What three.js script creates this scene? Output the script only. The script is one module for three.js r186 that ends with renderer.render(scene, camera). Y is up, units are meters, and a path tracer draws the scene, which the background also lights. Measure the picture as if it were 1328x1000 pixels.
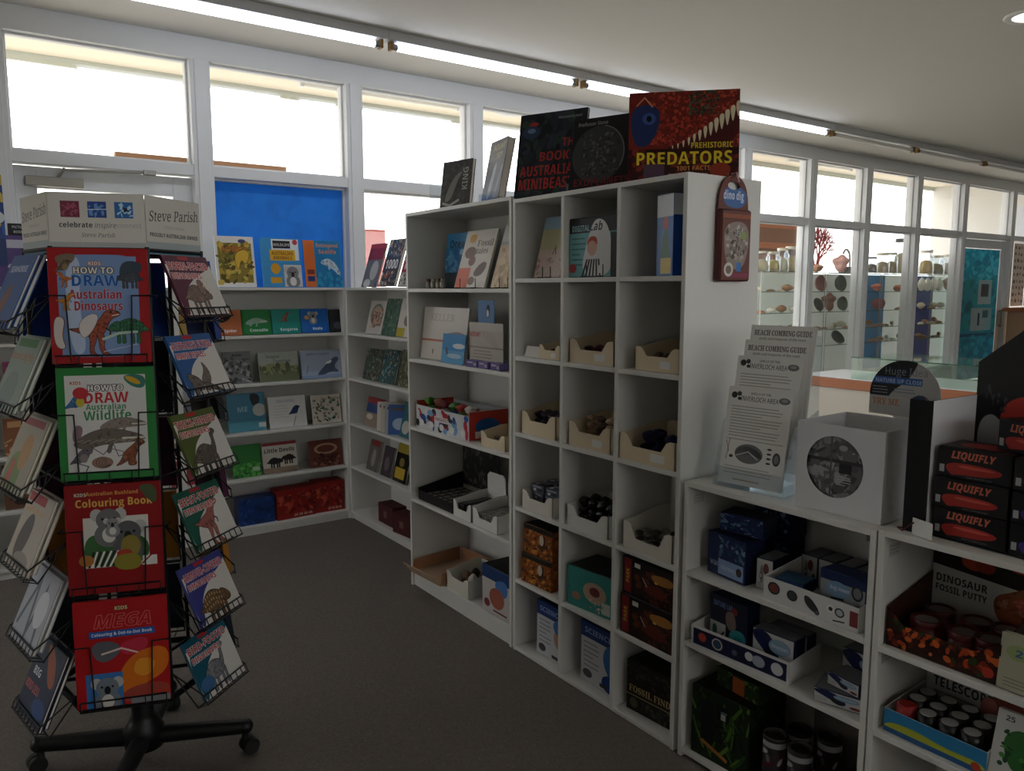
import * as THREE from 'three';
import { mergeGeometries } from 'three/addons/utils/BufferGeometryUtils.js';
import { RoundedBoxGeometry } from 'three/addons/geometries/RoundedBoxGeometry.js';
import { RectAreaLightUniformsLib } from 'three/addons/lights/RectAreaLightUniformsLib.js';

// ---------------------------------------------------------------- camera, sky, exposure
const scene = new THREE.Scene();
const camera = new THREE.PerspectiveCamera(52.46, 1328 / 1000, 0.05, 200);
camera.position.set(0, 1.55, 0);
{ const yaw = 35.5 * Math.PI / 180, p = Math.atan(125 / 1015);
  camera.lookAt(Math.sin(yaw) * Math.cos(p), 1.55 - Math.sin(p), -Math.cos(yaw) * Math.cos(p)); }
scene.background = new THREE.Color(1.0, 1.0, 1.0);      // even overcast sky
scene.backgroundIntensity = 2.4;
const renderer = new THREE.WebGLRenderer({ antialias: true });
renderer.toneMapping = THREE.LinearToneMapping;
renderer.toneMappingExposure = 1.9;
renderer.shadowMap.enabled = true;
RectAreaLightUniformsLib.init();
const TUBE_GLOW = 5, TUBE_LIGHT = 6.0, DOWN_GLOW = 3, DOWN_LIGHT = 0.8;

// ---------------------------------------------------------------- helpers
const used = new Map();
function numbered(n) { const k = used.get(n) ?? 0; used.set(n, k + 1); return k ? n + '_' + String(k).padStart(3, '0') : n; }
let seed = 7;
const rnd = () => { seed = (seed + 0x6d2b79f5) | 0; let t = Math.imul(seed ^ (seed >>> 15), 1 | seed); t = (t + Math.imul(t ^ (t >>> 7), 61 | t)) ^ t; return ((t ^ (t >>> 14)) >>> 0) / 4294967296; };
const rr = (a, b) => a + (b - a) * rnd();
function add(o, parent) { o.castShadow = o.receiveShadow = true; parent.add(o); return o; }
function part(name, geo, mat, parent) {                       // a named child
  const o = new THREE.Mesh(Array.isArray(geo) ? mergeGeometries(geo) : geo, mat); o.name = name; return add(o, parent);
}
function struct(name, geo, mat, parent = scene) {
  const o = part(parent === scene ? numbered(name) : name, geo, mat, parent);
  if (parent === scene) o.userData.kind = 'structure'; return o;
}
function structGroup(name) { const g = new THREE.Group(); g.name = numbered(name); g.userData.kind = 'structure'; scene.add(g); return g; }
function tag(o, label, category, group) { o.userData.label = label; o.userData.category = category; if (group) o.userData.group = group; return o; }
function thing(name, label, category, [x, y, z] = [0, 0, 0], turn = 0, group) {
  const o = new THREE.Group(); o.name = numbered(name); o.rotation.order = 'YXZ'; o.position.set(x, y, z); o.rotation.y = turn; scene.add(o);
  return tag(o, label, category, group);
}
function copy(src, [x, y, z], turn = 0, label, tilt = 0, roll = 0) {   // one more of a thing, its parts included
  const c = src.clone(); c.name = numbered(src.name.replace(/_\d{3}$/, '')); c.rotation.order = 'YXZ'; c.position.set(x, y, z); c.rotation.set(tilt, turn, roll);
  if (label) c.userData.label = label; scene.add(c); return c;
}
const single = (name, geo, mat, label, category, group) => tag(part(numbered(name), geo, mat, scene), label, category, group);
const box = (w, h, d, x = 0, y = 0, z = 0, r = 0.0015) => new RoundedBoxGeometry(w, h, d, 1, Math.min(r, w / 3, h / 3, d / 3)).translate(x, y, z);
const span = (x0, x1, y0, y1, z0, z1, r) => box(x1 - x0, y1 - y0, z1 - z0, (x0 + x1) / 2, (y0 + y1) / 2, (z0 + z1) / 2, r);
const cyl = (r0, r1, h, x = 0, y = 0, z = 0, n = 20) => new THREE.CylinderGeometry(r0, r1, h, n).translate(x, y + h / 2, z);
const V = (a) => new THREE.Vector3(...a);
function rod(p, q, r, n = 6) {
  const a = V(p), b = V(q), d = b.clone().sub(a), g = new THREE.CylinderGeometry(r, r, d.length() + r, n);
  g.applyQuaternion(new THREE.Quaternion().setFromUnitVectors(new THREE.Vector3(0, 1, 0), d.clone().normalize()));
  return g.translate((a.x + b.x) / 2, (a.y + b.y) / 2, (a.z + b.z) / 2);
}
const wire = (pts, r, n) => pts.slice(1).map((q, i) => rod(pts[i], q, r, n));
const lathe = (pts, n = 24) => new THREE.LatheGeometry(pts.map(([x, y]) => new THREE.Vector2(x, y)), n);
function slab(pts, depth, holes) {                            // outline in x,y, extruded from z = 0 forwards
  const s = new THREE.Shape(pts.map(([x, y]) => new THREE.Vector2(x, y)));
  return new THREE.ExtrudeGeometry(s, { depth, bevelEnabled: false });
}

// ---------------------------------------------------------------- materials
function noiseTexture(n, draw, srgb) {
  const c = document.createElement('canvas'); c.width = c.height = n; draw(c.getContext('2d'), n);
  const t = new THREE.CanvasTexture(c); t.wrapS = t.wrapT = THREE.RepeatWrapping; if (srgb) t.colorSpace = THREE.SRGBColorSpace; return t;
}
const M = {};
const std = (color, roughness = 0.5, o = {}) => new THREE.MeshStandardMaterial({ color, roughness, ...o });
const carpetTex = noiseTexture(512, (c, n) => {
  c.fillStyle = '#6b645d'; c.fillRect(0, 0, n, n);
  for (let i = 0; i < 26000; i++) { const v = rr(-1, 1); c.fillStyle = v > 0 ? `rgba(176,168,152,${0.22 * v})` : `rgba(50,46,42,${-0.28 * v})`; c.fillRect(rnd() * n, rnd() * n, rr(1, 3.4), rr(1, 3)); }
}, true);
const carpetBump = noiseTexture(512, (c, n) => {
  c.fillStyle = '#808080'; c.fillRect(0, 0, n, n);
  for (let i = 0; i < 30000; i++) { c.fillStyle = rnd() > 0.5 ? 'rgba(255,255,255,.35)' : 'rgba(0,0,0,.35)'; c.fillRect(rnd() * n, rnd() * n, rr(1, 4), rr(1, 3)); }
});
M.carpet = std('#ffffff', 0.95, { map: carpetTex, bumpMap: carpetBump, bumpScale: 0.003 });
M.ceiling = std('#dedbd4', 0.9);
M.wall = std('#d2d0ca', 0.8);
M.frame = std('#d8dadb', 0.55);
M.board = std('#dddcd6', 0.42);
M.boardCream = std('#d9d5c9', 0.45);
M.black = std('#101012', 0.45, { metalness: 0.2 });
M.rubber = std('#141414', 0.7);
M.concrete = std('#b9b4a9', 0.9);
M.glass = new THREE.MeshPhysicalMaterial({ color: '#ffffff', roughness: 0.02, transmission: 1, thickness: 0, ior: 1.5 });
M.shelfGlass = new THREE.MeshPhysicalMaterial({ color: '#f1f8f4', roughness: 0.03, transmission: 1, thickness: 0, ior: 1.5 });
M.glassEdge = new THREE.MeshPhysicalMaterial({ color: '#3f6f5c', roughness: 0.1, transmission: 0.3, thickness: 0 });
M.acrylic = new THREE.MeshPhysicalMaterial({ color: '#f3f6f8', roughness: 0.05, transmission: 1, thickness: 0, ior: 1.49 });
M.blueSheet = new THREE.MeshPhysicalMaterial({ color: '#2a95d8', roughness: 1, transmission: 0.45, thickness: 0, map: noiseTexture(256, (c, n) => {
  c.fillStyle = '#e9eef6'; c.fillRect(0, 0, n, n);
  for (let i = 0; i < 240; i++) { c.fillStyle = `rgba(${rnd() > 0.5 ? '150,170,205' : '255,255,255'},.10)`; c.beginPath(); c.ellipse(rnd() * n, rnd() * n, rr(6, 34), rr(4, 16), rr(0, 3), 0, 7); c.fill(); }
}, true) });
const woodTex = (base, dark) => noiseTexture(256, (c, n) => {
  c.fillStyle = base; c.fillRect(0, 0, n, n);
  for (let i = 0; i < 160; i++) { c.strokeStyle = dark; c.globalAlpha = rr(0.05, 0.3); c.lineWidth = rr(0.5, 2); const y = rnd() * n; c.beginPath(); c.moveTo(0, y); c.bezierCurveTo(n * 0.3, y + rr(-6, 6), n * 0.7, y + rr(-6, 6), n, y + rr(-3, 3)); c.stroke(); }
}, true);
M.pine = std('#ffffff', 0.55, { map: woodTex('#a3623a', '#6d3d20') });
M.timber = std('#ffffff', 0.6, { map: woodTex('#7a5238', '#4c3020') });
M.ply = std('#dccbac', 0.65);
M.whiteCard = std('#e4e3dd', 0.6);
M.pages = std('#e6e1d4', 0.85);
M.opal = new THREE.MeshPhysicalMaterial({ color: '#d6dad6', roughness: 1, transmission: 0.4, thickness: 0 });
M.metal = std('#9a9a96', 0.4, { metalness: 0.7 });
M.brass = std('#8a6a3c', 0.5, { metalness: 0.4 });
// ---------------------------------------------------------------- the room
const WZ = -5.2, H = 3.085, X0 = -1.9, X1 = 14, ZB = 4.4;
{ const g = new THREE.BoxGeometry(X1 - X0 + 0.4, 0.15, ZB - WZ + 0.4).translate((X0 + X1) / 2, -0.075, (ZB + WZ) / 2);
  const p = g.attributes.position, uv = g.attributes.uv; for (let i = 0; i < p.count; i++) uv.setXY(i, p.getX(i) / 0.9, p.getZ(i) / 0.9);
  struct('floor', g, M.carpet); }
struct('ceiling', span(X0 - 0.2, X1 + 0.2, H, H + 0.16, WZ - 0.02, ZB + 0.2, 0.001), M.ceiling);
// side window on the left, beside the viewer: it lights the fronts of the shelving
struct('wall_left', [span(X0 - 0.2, X0, 0, 0.5, WZ, ZB, 0.001), span(X0 - 0.2, X0, 2.2, H, WZ, ZB, 0.001), span(X0 - 0.2, X0, 0.5, 2.2, WZ, -4.5, 0.001), span(X0 - 0.2, X0, 0.5, 2.2, -3.5, ZB, 0.001)], M.wall);
{ const w = structGroup('window_50'); struct('frame', [span(X0 - 0.15, X0 - 0.05, 0.5, 0.56, -4.5, -3.5), span(X0 - 0.15, X0 - 0.05, 2.14, 2.2, -4.5, -3.5), span(X0 - 0.15, X0 - 0.05, 0.56, 2.14, -4.5, -4.44), span(X0 - 0.15, X0 - 0.05, 0.56, 2.14, -3.56, -3.5)], M.frame, w); struct('pane', span(X0 - 0.103, X0 - 0.097, 0.56, 2.14, -4.44, -3.56, 0.001), M.glass, w); }
struct('wall_right', span(X1, X1 + 0.2, 0, H, WZ, ZB, 0.001), M.wall);
// the street side behind the viewer: shop windows high above the shelving
struct('wall_back', [span(X0 - 0.2, X1 + 0.2, 0, 1.6, ZB, ZB + 0.2, 0.001), span(X0 - 0.2, X1 + 0.2, 2.8, H, ZB, ZB + 0.2, 0.001), span(X0 - 0.2, -0.6, 1.6, 2.8, ZB, ZB + 0.2, 0.001), span(9.8, X1 + 0.2, 1.6, 2.8, ZB, ZB + 0.2, 0.001)], M.wall);
for (let i = 0; i < 5; i++) {
  const a = -0.6 + i * 2.08, w = structGroup('window_' + (i + 40));
  struct('frame', [span(a, a + 0.07, 1.6, 2.8, ZB + 0.05, ZB + 0.15), span(a + 2.01, a + 2.08, 1.6, 2.8, ZB + 0.05, ZB + 0.15), span(a + 0.07, a + 2.01, 1.6, 1.66, ZB + 0.05, ZB + 0.15), span(a + 0.07, a + 2.01, 2.74, 2.8, ZB + 0.05, ZB + 0.15)], M.frame, w);
  struct('pane', span(a + 0.07, a + 2.01, 1.66, 2.74, ZB + 0.097, ZB + 0.103, 0.001), M.glass, w);
}
// window wall: fascia over the panes, transom, mullions
struct('wall_front', span(X0 - 0.2, X1 + 0.2, 2.95, H, WZ - 0.15, WZ, 0.002), M.frame);
struct('wall_front_left', span(X0 - 0.2, 0.2, 0, 2.95, WZ - 0.15, WZ, 0.002), M.wall);
struct('trim_transom', span(0.2, X1, 2.25, 2.318, WZ - 0.13, WZ + 0.005, 0.003), M.frame);
const MX = [0.27, 1.345, 2.365, 3.37, 4.45, 5.54, 6.62, 7.74, 8.84, 9.99, 11.2, 12.66, X1 - 0.02];   // mullion centres
MX.forEach((x) => struct('trim_mullion', [span(x - 0.06, x + 0.06, 0, 2.95, WZ - 0.14, WZ + 0.012, 0.004), span(x - 0.035, x + 0.035, 0, 2.95, WZ - 0.155, WZ + 0.02, 0.003)], M.frame));
MX.slice(1).forEach((b, i) => {
  const a = MX[i];
  const up = structGroup('window_' + (i + 1));
  struct('pane', span(a + 0.06, b - 0.06, 2.318, 2.95, WZ - 0.083, WZ - 0.077, 0.001), M.glass, up);
  struct('sash', [span(a + 0.06, b - 0.06, 2.318, 2.333, WZ - 0.1, WZ - 0.05), span(a + 0.06, b - 0.06, 2.937, 2.95, WZ - 0.1, WZ - 0.05), span(a + 0.06, a + 0.073, 2.33, 2.94, WZ - 0.1, WZ - 0.05), span(b - 0.073, b - 0.06, 2.33, 2.94, WZ - 0.1, WZ - 0.05)], M.frame, up);
  if (i === 0 || i === 10) return;                       // a door stands in this bay
  const low = structGroup('window_' + (i + 20));
  struct('pane', span(a + 0.06, b - 0.06, 0.5, 2.25, WZ - 0.083, WZ - 0.077, 0.001), M.glass, low);
  struct('sash', [span(a + 0.06, b - 0.06, 0.5, 0.52, WZ - 0.1, WZ - 0.05), span(a + 0.06, b - 0.06, 2.235, 2.25, WZ - 0.1, WZ - 0.05), span(a + 0.06, a + 0.075, 0.52, 2.235, WZ - 0.1, WZ - 0.05), span(b - 0.075, b - 0.06, 0.52, 2.235, WZ - 0.1, WZ - 0.05)], M.frame, low);
  struct('wall_sill', span(a + 0.06, b - 0.06, 0, 0.5, WZ - 0.13, WZ - 0.01, 0.002), M.wall);
});
function door(n, a, b, gm) {
  const d = structGroup('door_' + n), z0 = WZ - 0.1, z1 = WZ - 0.055;
  struct('door_stile', span(a, a + 0.11, 0.005, 2.24, z0, z1, 0.003), M.frame, d); struct('door_stile', span(b - 0.11, b, 0.005, 2.24, z0, z1, 0.003), M.frame, d);
  struct('door_rail', span(a + 0.11, b - 0.11, 2.12, 2.24, z0, z1, 0.003), M.frame, d); struct('door_rail', span(a + 0.11, b - 0.11, 0.005, 0.25, z0, z1, 0.003), M.frame, d);
  struct('pane', span(a + 0.11, b - 0.11, 0.25, 2.12, WZ - 0.081, WZ - 0.075, 0.001), gm, d);
  struct('handle', [rod([b - 0.05, 1.0, z1 + 0.04], [b - 0.05, 1.25, z1 + 0.04], 0.011, 10), rod([b - 0.05, 1.02, z1], [b - 0.05, 1.02, z1 + 0.04], 0.009), rod([b - 0.05, 1.23, z1], [b - 0.05, 1.23, z1 + 0.04], 0.009)], M.metal, d);
  return d;
}
door(1, 0.335, 1.28, M.glass); door(2, 11.265, 12.595, M.glass);
{ const t = thing('door_closer', 'grey door closer arm fixed to the top rail of the glazed door', 'door closer', [0.53, 2.175, WZ - 0.055]);
  part('body', box(0.29, 0.055, 0.045, 0, -0.02, 0.024, 0.006), std('#8b877e', 0.4, { metalness: 0.4 }), t);
  part('arm', [rod([0.02, 0.01, 0.03], [0.05, 0.055, 0.05], 0.009), rod([0.05, 0.05, 0.05], [0.52, 0.068, 0.055], 0.008)], std('#8d8a83', 0.4, { metalness: 0.5 }), t);
  part('bracket', box(0.07, 0.03, 0.03, 0.5, 0.07, 0.05, 0.004), M.metal, t); }
{ const t = part('blue_sheet', span(1.41, 2.3, 0.52, 2.236, WZ - 0.073, WZ - 0.07, 0.0008), M.blueSheet, scene);
  tag(t, 'blue sheet covering the window pane behind the tall picture books', 'window sheet');
  const g = t.geometry, p = g.attributes.position, uv = g.attributes.uv; for (let i = 0; i < p.count; i++) uv.setXY(i, p.getX(i), p.getY(i)); }
// verandah room beyond the glass
const VZ = -7.05;
struct('floor_verandah', span(X0 - 2, X1 + 0.2, -0.15, 0, VZ - 0.2, WZ - 0.2, 0.001), M.concrete);
struct('ceiling_verandah', span(X0 - 2, X1 + 0.2, 3.3, 3.42, VZ, WZ - 0.15, 0.001), std('#e9dfcc', 0.9));
struct('trim_fascia', span(X0 - 2, X1 + 0.2, 3.235, 3.46, VZ - 0.03, VZ, 0.002), std('#c4c9bf', 0.6));
struct('roof', span(X0 - 2, X1 + 0.4, 3.42, 3.5, VZ - 0.1, ZB + 0.3, 0.001), M.concrete);
struct('wall_verandah_right', span(X1, X1 + 0.2, 0, 3.3, VZ, WZ - 0.15, 0.001), M.wall);
struct('ground', new THREE.BoxGeometry(200, 0.1, 200).translate(5, -0.21, 0), M.concrete);
// ---------------------------------------------------------------- fluorescent battens and downlights
const tubeOn = new THREE.MeshStandardMaterial({ color: '#ffffff', emissive: '#eaf1ff', emissiveIntensity: TUBE_GLOW, roughness: 0.3 });
const tubeOff = std('#e8e6e0', 0.12), battenMat = std('#bdbec0', 0.4);
function batten(x0, x1, lit, label) {
  const z = -4.45, t = thing('fluorescent_light', label, 'light', [(x0 + x1) / 2, H, z]), L = x1 - x0;
  part('housing', box(L, 0.055, 0.09, 0, -0.0275, 0, 0.004), battenMat, t);
  part('lamp_holder', box(0.02, 0.06, 0.05, -L / 2 + 0.035, -0.075, 0, 0.004), M.brass, t); part('lamp_holder', box(0.02, 0.06, 0.05, L / 2 - 0.035, -0.075, 0, 0.004), M.brass, t);
  part('tube', new THREE.CylinderGeometry(0.019, 0.019, L - 0.15, 16).rotateZ(Math.PI / 2).translate(0, -0.082, 0), lit ? tubeOn : tubeOff, t);
  const caps = std('#8f9196', 0.35, { metalness: 0.7 });
  for (const s of [-1, 1]) part('cap', new THREE.CylinderGeometry(0.0195, 0.0195, 0.03, 16).rotateZ(Math.PI / 2).translate(s * (L / 2 - 0.06), -0.082, 0), caps, t);
  if (lit) { const l = new THREE.RectAreaLight('#eaf1ff', TUBE_LIGHT, L - 0.15, 0.04); l.name = 'tube_light'; l.position.set(0, -0.105, 0); l.rotation.x = -Math.PI / 2; t.add(l); }
}
batten(0.72, 2.24, true, 'lit fluorescent tube above the entrance door, first of the ceiling row');
batten(2.24, 3.765, true, 'lit fluorescent tube above the small grey dinosaur book, second of the ceiling row');
batten(3.765, 5.3, true, 'lit fluorescent tube passing behind the moon book, third of the ceiling row');
batten(5.3, 6.85, true, 'lit fluorescent tube right of the red predator book, last lit one of the row');
batten(6.85, 8.4, false, 'unlit fluorescent tube next after the last lit one');
batten(8.4, 9.95, false, 'second unlit fluorescent tube, above the jars behind glass');
batten(9.95, 11.5, false, 'farthest unlit fluorescent tube, above the teal door');
const downGlow = new THREE.MeshStandardMaterial({ color: '#ffffff', emissive: '#fff6ea', emissiveIntensity: DOWN_GLOW });
for (const [x, z, lab] of [[5.08, -2.06, 'round lit downlight in the ceiling at the upper right'], [5.08, 1.6, 'round lit downlight nearer the right shop corner'], [1.6, 1.6, 'round lit downlight in the ceiling behind the viewer']]) {
  const t = thing('downlight', lab, 'light', [x, H, z]);
  part('rim', lathe([[0.105, -0.001], [0.15, -0.001], [0.15, -0.006], [0.142, -0.012], [0.112, -0.014], [0.105, -0.006], [0.105, -0.001]], 32), std('#e8e8e4', 0.4), t);
  part('diffuser', new THREE.CylinderGeometry(0.108, 0.108, 0.006, 32).translate(0, -0.004, 0), downGlow, t);
  const l = new THREE.SpotLight('#fff3e2', DOWN_LIGHT, 0, 1.25, 0.5); l.name = 'downlight_beam'; l.position.set(0, -0.03, 0); l.shadow.radius = 5; l.target.position.set(0, -2, 0); l.castShadow = true; t.add(l, l.target);
}
// ---------------------------------------------------------------- shelving
// units are built in local space: front at z = 0 facing +z, width along x from 0 to w; turn -90 degrees makes them face -x
const TH = 0.017;
function shelving(name, label, { pos, turn, w, h, d, levels, cols = [], kick = 0, top = true, mat = M.board, side0 = true, side1 = true, back = true }) {
  const t = thing(name, label, 'bookcase', pos, turn);
  if (side0) part('side_panel', span(0, TH, 0, h, -d, 0), mat, t);
  if (side1) part('side_panel', span(w - TH, w, 0, h, -d, 0), mat, t);
  if (top) part('top_panel', span(TH, w - TH, h - TH, h, -d, 0), mat, t);
  for (const y of levels) {
    if (!cols.length) { part('shelf', span(TH, w - TH, y - TH, y, -d + 0.006, -0.001), mat, t); continue; }
    const e = [TH / 2, ...cols, w - TH / 2];
    for (let i = 0; i + 1 < e.length; i++) part('shelf', span(e[i] + TH / 2, e[i + 1] - TH / 2, y - TH, y, -d + 0.006, -0.001), mat, t);
  }
  for (const x of cols) part('divider', span(x - TH / 2, x + TH / 2, 0.003, h - TH, -d + 0.006, -0.0005), mat, t);
  if (kick) part('kickboard', span(TH, w - TH, 0, kick, -0.035, -0.012), mat, t);
  if (back) part('back_panel', span(TH, w - TH, kick ? 0.02 : 0.003, h - (top ? TH : 0), -d, -d + 0.005, 0.001), mat, t);
  return t;
}
const R90 = -Math.PI / 2;
// facing -x: local x runs towards +z, so pos is the corner with the smallest z
const FX = 1.88;
const TALL = [1.5925, 1.275, 0.9575, 0.64, 0.3225, 0.02];
shelving('cube_bookcase', 'tall white shelving unit divided into three columns of six cubes', { pos: [FX, 0, -2.63], turn: R90, w: 0.93, h: 1.91, d: 0.36, levels: TALL, cols: [0.318, 0.622] });
const MID = [1.552, 1.2, 0.85, 0.472, 0.095];
shelving('wide_bookcase', 'white bookcase of wide open shelves left of the cube shelving', { pos: [FX, 0, -3.555], turn: R90, w: 0.915, h: 1.925, d: 0.36, levels: MID, kick: 0.078 });
const LOWL = [1.56, 1.264, 0.965, 0.66, 0.368, 0.058];
shelving('corner_bookcase', 'white open bookcase in the corner, set back behind the wide bookcase', { pos: [2.12, 0, -4.86], turn: R90, w: 1.302, h: 1.56, d: 0.3, levels: LOWL.slice(1), kick: 0.041 });
shelving('wall_bookcase', 'white bookcase under the blue covered window, facing the aisle', { pos: [1.06, 0, -4.86], turn: 0, w: 1.06, h: 1.56, d: 0.3, levels: LOWL.slice(1), kick: 0.041 });
shelving('wall_bookcase', 'white bookcase behind the wire book rack, against the entrance door', { pos: [-0.12, 0, -4.86], turn: 0, w: 1.18, h: 1.56, d: 0.3, levels: LOWL.slice(1), kick: 0.041 });
const LOWA = [0.645, 0.407, 0.032];
shelving('low_bookcase', 'low white shelf unit under the leaflet holder and the white box', { pos: [FX, 0, -1.68], turn: R90, w: 0.645, h: 0.938, d: 0.36, levels: LOWA });
shelving('low_bookcase', 'low white shelf unit under the black toy rocket display', { pos: [FX, 0, -1.03], turn: R90, w: 0.8, h: 0.945, d: 0.36, levels: [0.64, 0.41, 0.1] });
// ---------------------------------------------------------------- printed covers, packed into shared sheets
const AT = [];
function sheetFor(w, h) {
  let a = AT[AT.length - 1];
  if (a && a.x + w > 2046) { a.x = 2; a.y += a.row; a.row = 0; }
  if (!a || a.y + h > 2046) {
    const cv = document.createElement('canvas'); cv.width = cv.height = 2048;
    const tex = new THREE.CanvasTexture(cv); tex.colorSpace = THREE.SRGBColorSpace;
    a = { cv, c: cv.getContext('2d'), x: 2, y: 2, row: 0, gloss: new THREE.MeshPhysicalMaterial({ map: tex, roughness: 0.38, specularIntensity: 0.6 }), matt: new THREE.MeshStandardMaterial({ map: tex, roughness: 0.62 }) };
    AT.push(a);
  }
  const r = { a, x: a.x, y: a.y }; a.x += w + 4; a.row = Math.max(a.row, h + 4); return r;
}
// one print: front, an optional side and top, and a plain edge colour
function print(fw, fh, edge, front, { sw = 0, side, th = 0, top } = {}) {
  const W = fw + sw + 2, Hh = fh + th + 12, s = sheetFor(W, Hh), c = s.a.c, out = { a: s.a };
  const field = (x, y, w, h, draw) => { c.save(); c.translate(s.x + x, s.y + y); c.beginPath(); c.rect(0, 0, w, h); c.clip(); c.fillStyle = edge; c.fillRect(0, 0, w, h); if (draw) draw(c, w, h); c.restore(); return [(s.x + x + 0.7) / 2048, 1 - (s.y + y + h - 0.7) / 2048, (s.x + x + w - 0.7) / 2048, 1 - (s.y + y + 0.7) / 2048]; };
  out.front = field(0, 0, fw, fh, front);
  const e = field(0, fh + th + 2, W, 10); out.edge = [e[0] + 3 / 2048, (e[1] + e[3]) / 2, e[0] + 4 / 2048, (e[1] + e[3]) / 2 + 1 / 2048];
  out.side = sw ? field(fw + 2, 0, sw, fh, side) : out.edge; out.top = th ? field(0, fh + 1, fw, th, top) : out.edge;
  return out;
}
// chamfered box, its faces mapped onto a print; origin at its centre
function cbox(w, h, d, p, faces = {}, ch = 0.0012) {
  const X = w / 2, Y = h / 2, Z = d / 2, k = Math.min(ch, X / 2, Y / 2, Z / 2), pos = [], uv = [], e = p.edge;
  const quad = (a, b, c, d2, r) => { pos.push(...a, ...b, ...c, ...a, ...c, ...d2); uv.push(r[0], r[1], r[2], r[1], r[2], r[3], r[0], r[1], r[2], r[3], r[0], r[3]); };
  const x = X - k, y = Y - k, z = Z - k, F = (n) => faces[n] ?? e;
  quad([-x, -y, Z], [x, -y, Z], [x, y, Z], [-x, y, Z], F('front')); quad([x, -y, -Z], [-x, -y, -Z], [-x, y, -Z], [x, y, -Z], F('back'));
  quad([X, -y, z], [X, -y, -z], [X, y, -z], [X, y, z], F('right')); quad([-X, -y, -z], [-X, -y, z], [-X, y, z], [-X, y, -z], F('left'));
  quad([-x, Y, z], [x, Y, z], [x, Y, -z], [-x, Y, -z], F('top')); quad([-x, -Y, -z], [x, -Y, -z], [x, -Y, z], [-x, -Y, z], e);
  for (const s of [1, -1]) {
    const o = (a, b, c, d2) => (s > 0 ? quad(a, b, c, d2, e) : quad(d2, c, b, a, e));
    o([s * x, -y, Z], [s * X, -y, z], [s * X, y, z], [s * x, y, Z]); o([s * X, -y, -z], [s * x, -y, -Z], [s * x, y, -Z], [s * X, y, -z]);
    o([-x, s * y, Z], [x, s * y, Z], [x, s * Y, z], [-x, s * Y, z]); o([-x, s * Y, -z], [x, s * Y, -z], [x, s * y, -Z], [-x, s * y, -Z]);
    o([s * x, Y, z], [s * X, y, z], [s * X, y, -z], [s * x, Y, -z]); o([s * x, -Y, -z], [s * X, -y, -z], [s * X, -y, z], [s * x, -Y, z]);
  }
  const g = new THREE.BufferGeometry(); g.setAttribute('position', new THREE.Float32BufferAttribute(pos, 3)); g.setAttribute('uv', new THREE.Float32BufferAttribute(uv, 2)); g.computeVertexNormals(); return g;
}
const lean = (t, tilt, th) => { t.rotation.x = -tilt; t.position.y += th * Math.sin(tilt) + 0.0008; };
// a book standing on [x,y,z] (bottom of its front cover), facing turn, leaning back by tilt
function book(label, p, [w, h, th], [x, y, z], turn = 0, tilt = 0, o = {}) {
  const t = thing(o.name ?? 'book', label, o.category ?? 'book', [x, y + 0.0007, z], turn, o.group), m = o.matt ? p.a.matt : p.a.gloss, b = o.board ?? Math.min(0.0025, th / 4);
  part('cover', [cbox(w, h, b, p, { front: p.front, back: p.edge }, 0.0006).translate(0, h / 2, -b / 2), cbox(w, h, b, p, {}, 0.0006).translate(0, h / 2, -th + b / 2), cbox(b, h, th - b * 2.02, p, { left: p.side }, 0.0004).translate(-w / 2 + b / 2, h / 2, -th / 2)], m, t);
  part('pages', new THREE.BoxGeometry(w - b - 0.004, h - 0.006, th - 2 * b - 0.0002).translate(0, h / 2, -th / 2), M.pages, t);
  if (tilt) lean(t, tilt, th);
  return t;
}
// a closed carton
function carton(label, p, [w, h, d], [x, y, z], turn = 0, o = {}) {
  const t = thing(o.name ?? 'toy_box', label, o.category ?? 'box', [x, y + 0.0007, z], turn, o.group), m = o.matt ? p.a.matt : p.a.gloss, s = o.left ? { left: p.side } : { right: p.side, left: p.side };
  part('carton', cbox(w, h, d, p, { front: p.front, top: p.top, ...s }, 0.0015).translate(0, h / 2, -d / 2), m, t);
  part('lid_flap', cbox(w - 0.006, 0.0012, d * 0.96, p, { top: p.top }, 0.0003).translate(0, h + 0.0006, -d / 2), m, t);
  if (o.tilt) lean(t, o.tilt, d);
  return t;
}
// drawing shorthand
function T(c, s, x, y, size, fill, { font = 'sans-serif', bold = true, it = false, stroke, sw = 3, rot = 0, align = 'center', squash = 1, max } = {}) {
  c.save(); c.translate(x, y); c.rotate(rot); c.scale(squash, 1); c.font = `${it ? 'italic ' : ''}${bold ? 'bold ' : ''}${size}px ${font}`; c.textAlign = align; c.textBaseline = 'middle'; c.lineJoin = 'round';
  if (max) { const m = c.measureText(s).width; if (m > max) c.scale(max / m, 1); }
  if (stroke) { c.strokeStyle = stroke; c.lineWidth = sw; c.strokeText(s, 0, 0); }
  c.fillStyle = fill; c.fillText(s, 0, 0); c.restore();
}
const B = (c, x, y, w, h, f) => { c.fillStyle = f; c.fillRect(x, y, w, h); };
const E = (c, x, y, rx, ry, f, rot = 0) => { c.fillStyle = f; c.beginPath(); c.ellipse(x, y, Math.abs(rx), Math.abs(ry), rot, 0, 7); c.fill(); };
function blob(c, pts, f, stroke, lw = 2) {                    // smooth closed outline
  c.beginPath(); const n = pts.length, mid = (i) => [(pts[i % n][0] + pts[(i + 1) % n][0]) / 2, (pts[i % n][1] + pts[(i + 1) % n][1]) / 2];
  c.moveTo(...mid(0)); for (let i = 1; i <= n; i++) c.quadraticCurveTo(...pts[i % n], ...mid(i)); c.closePath();
  if (f) { c.fillStyle = f; c.fill(); } if (stroke) { c.strokeStyle = stroke; c.lineWidth = lw; c.stroke(); }
}
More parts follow.
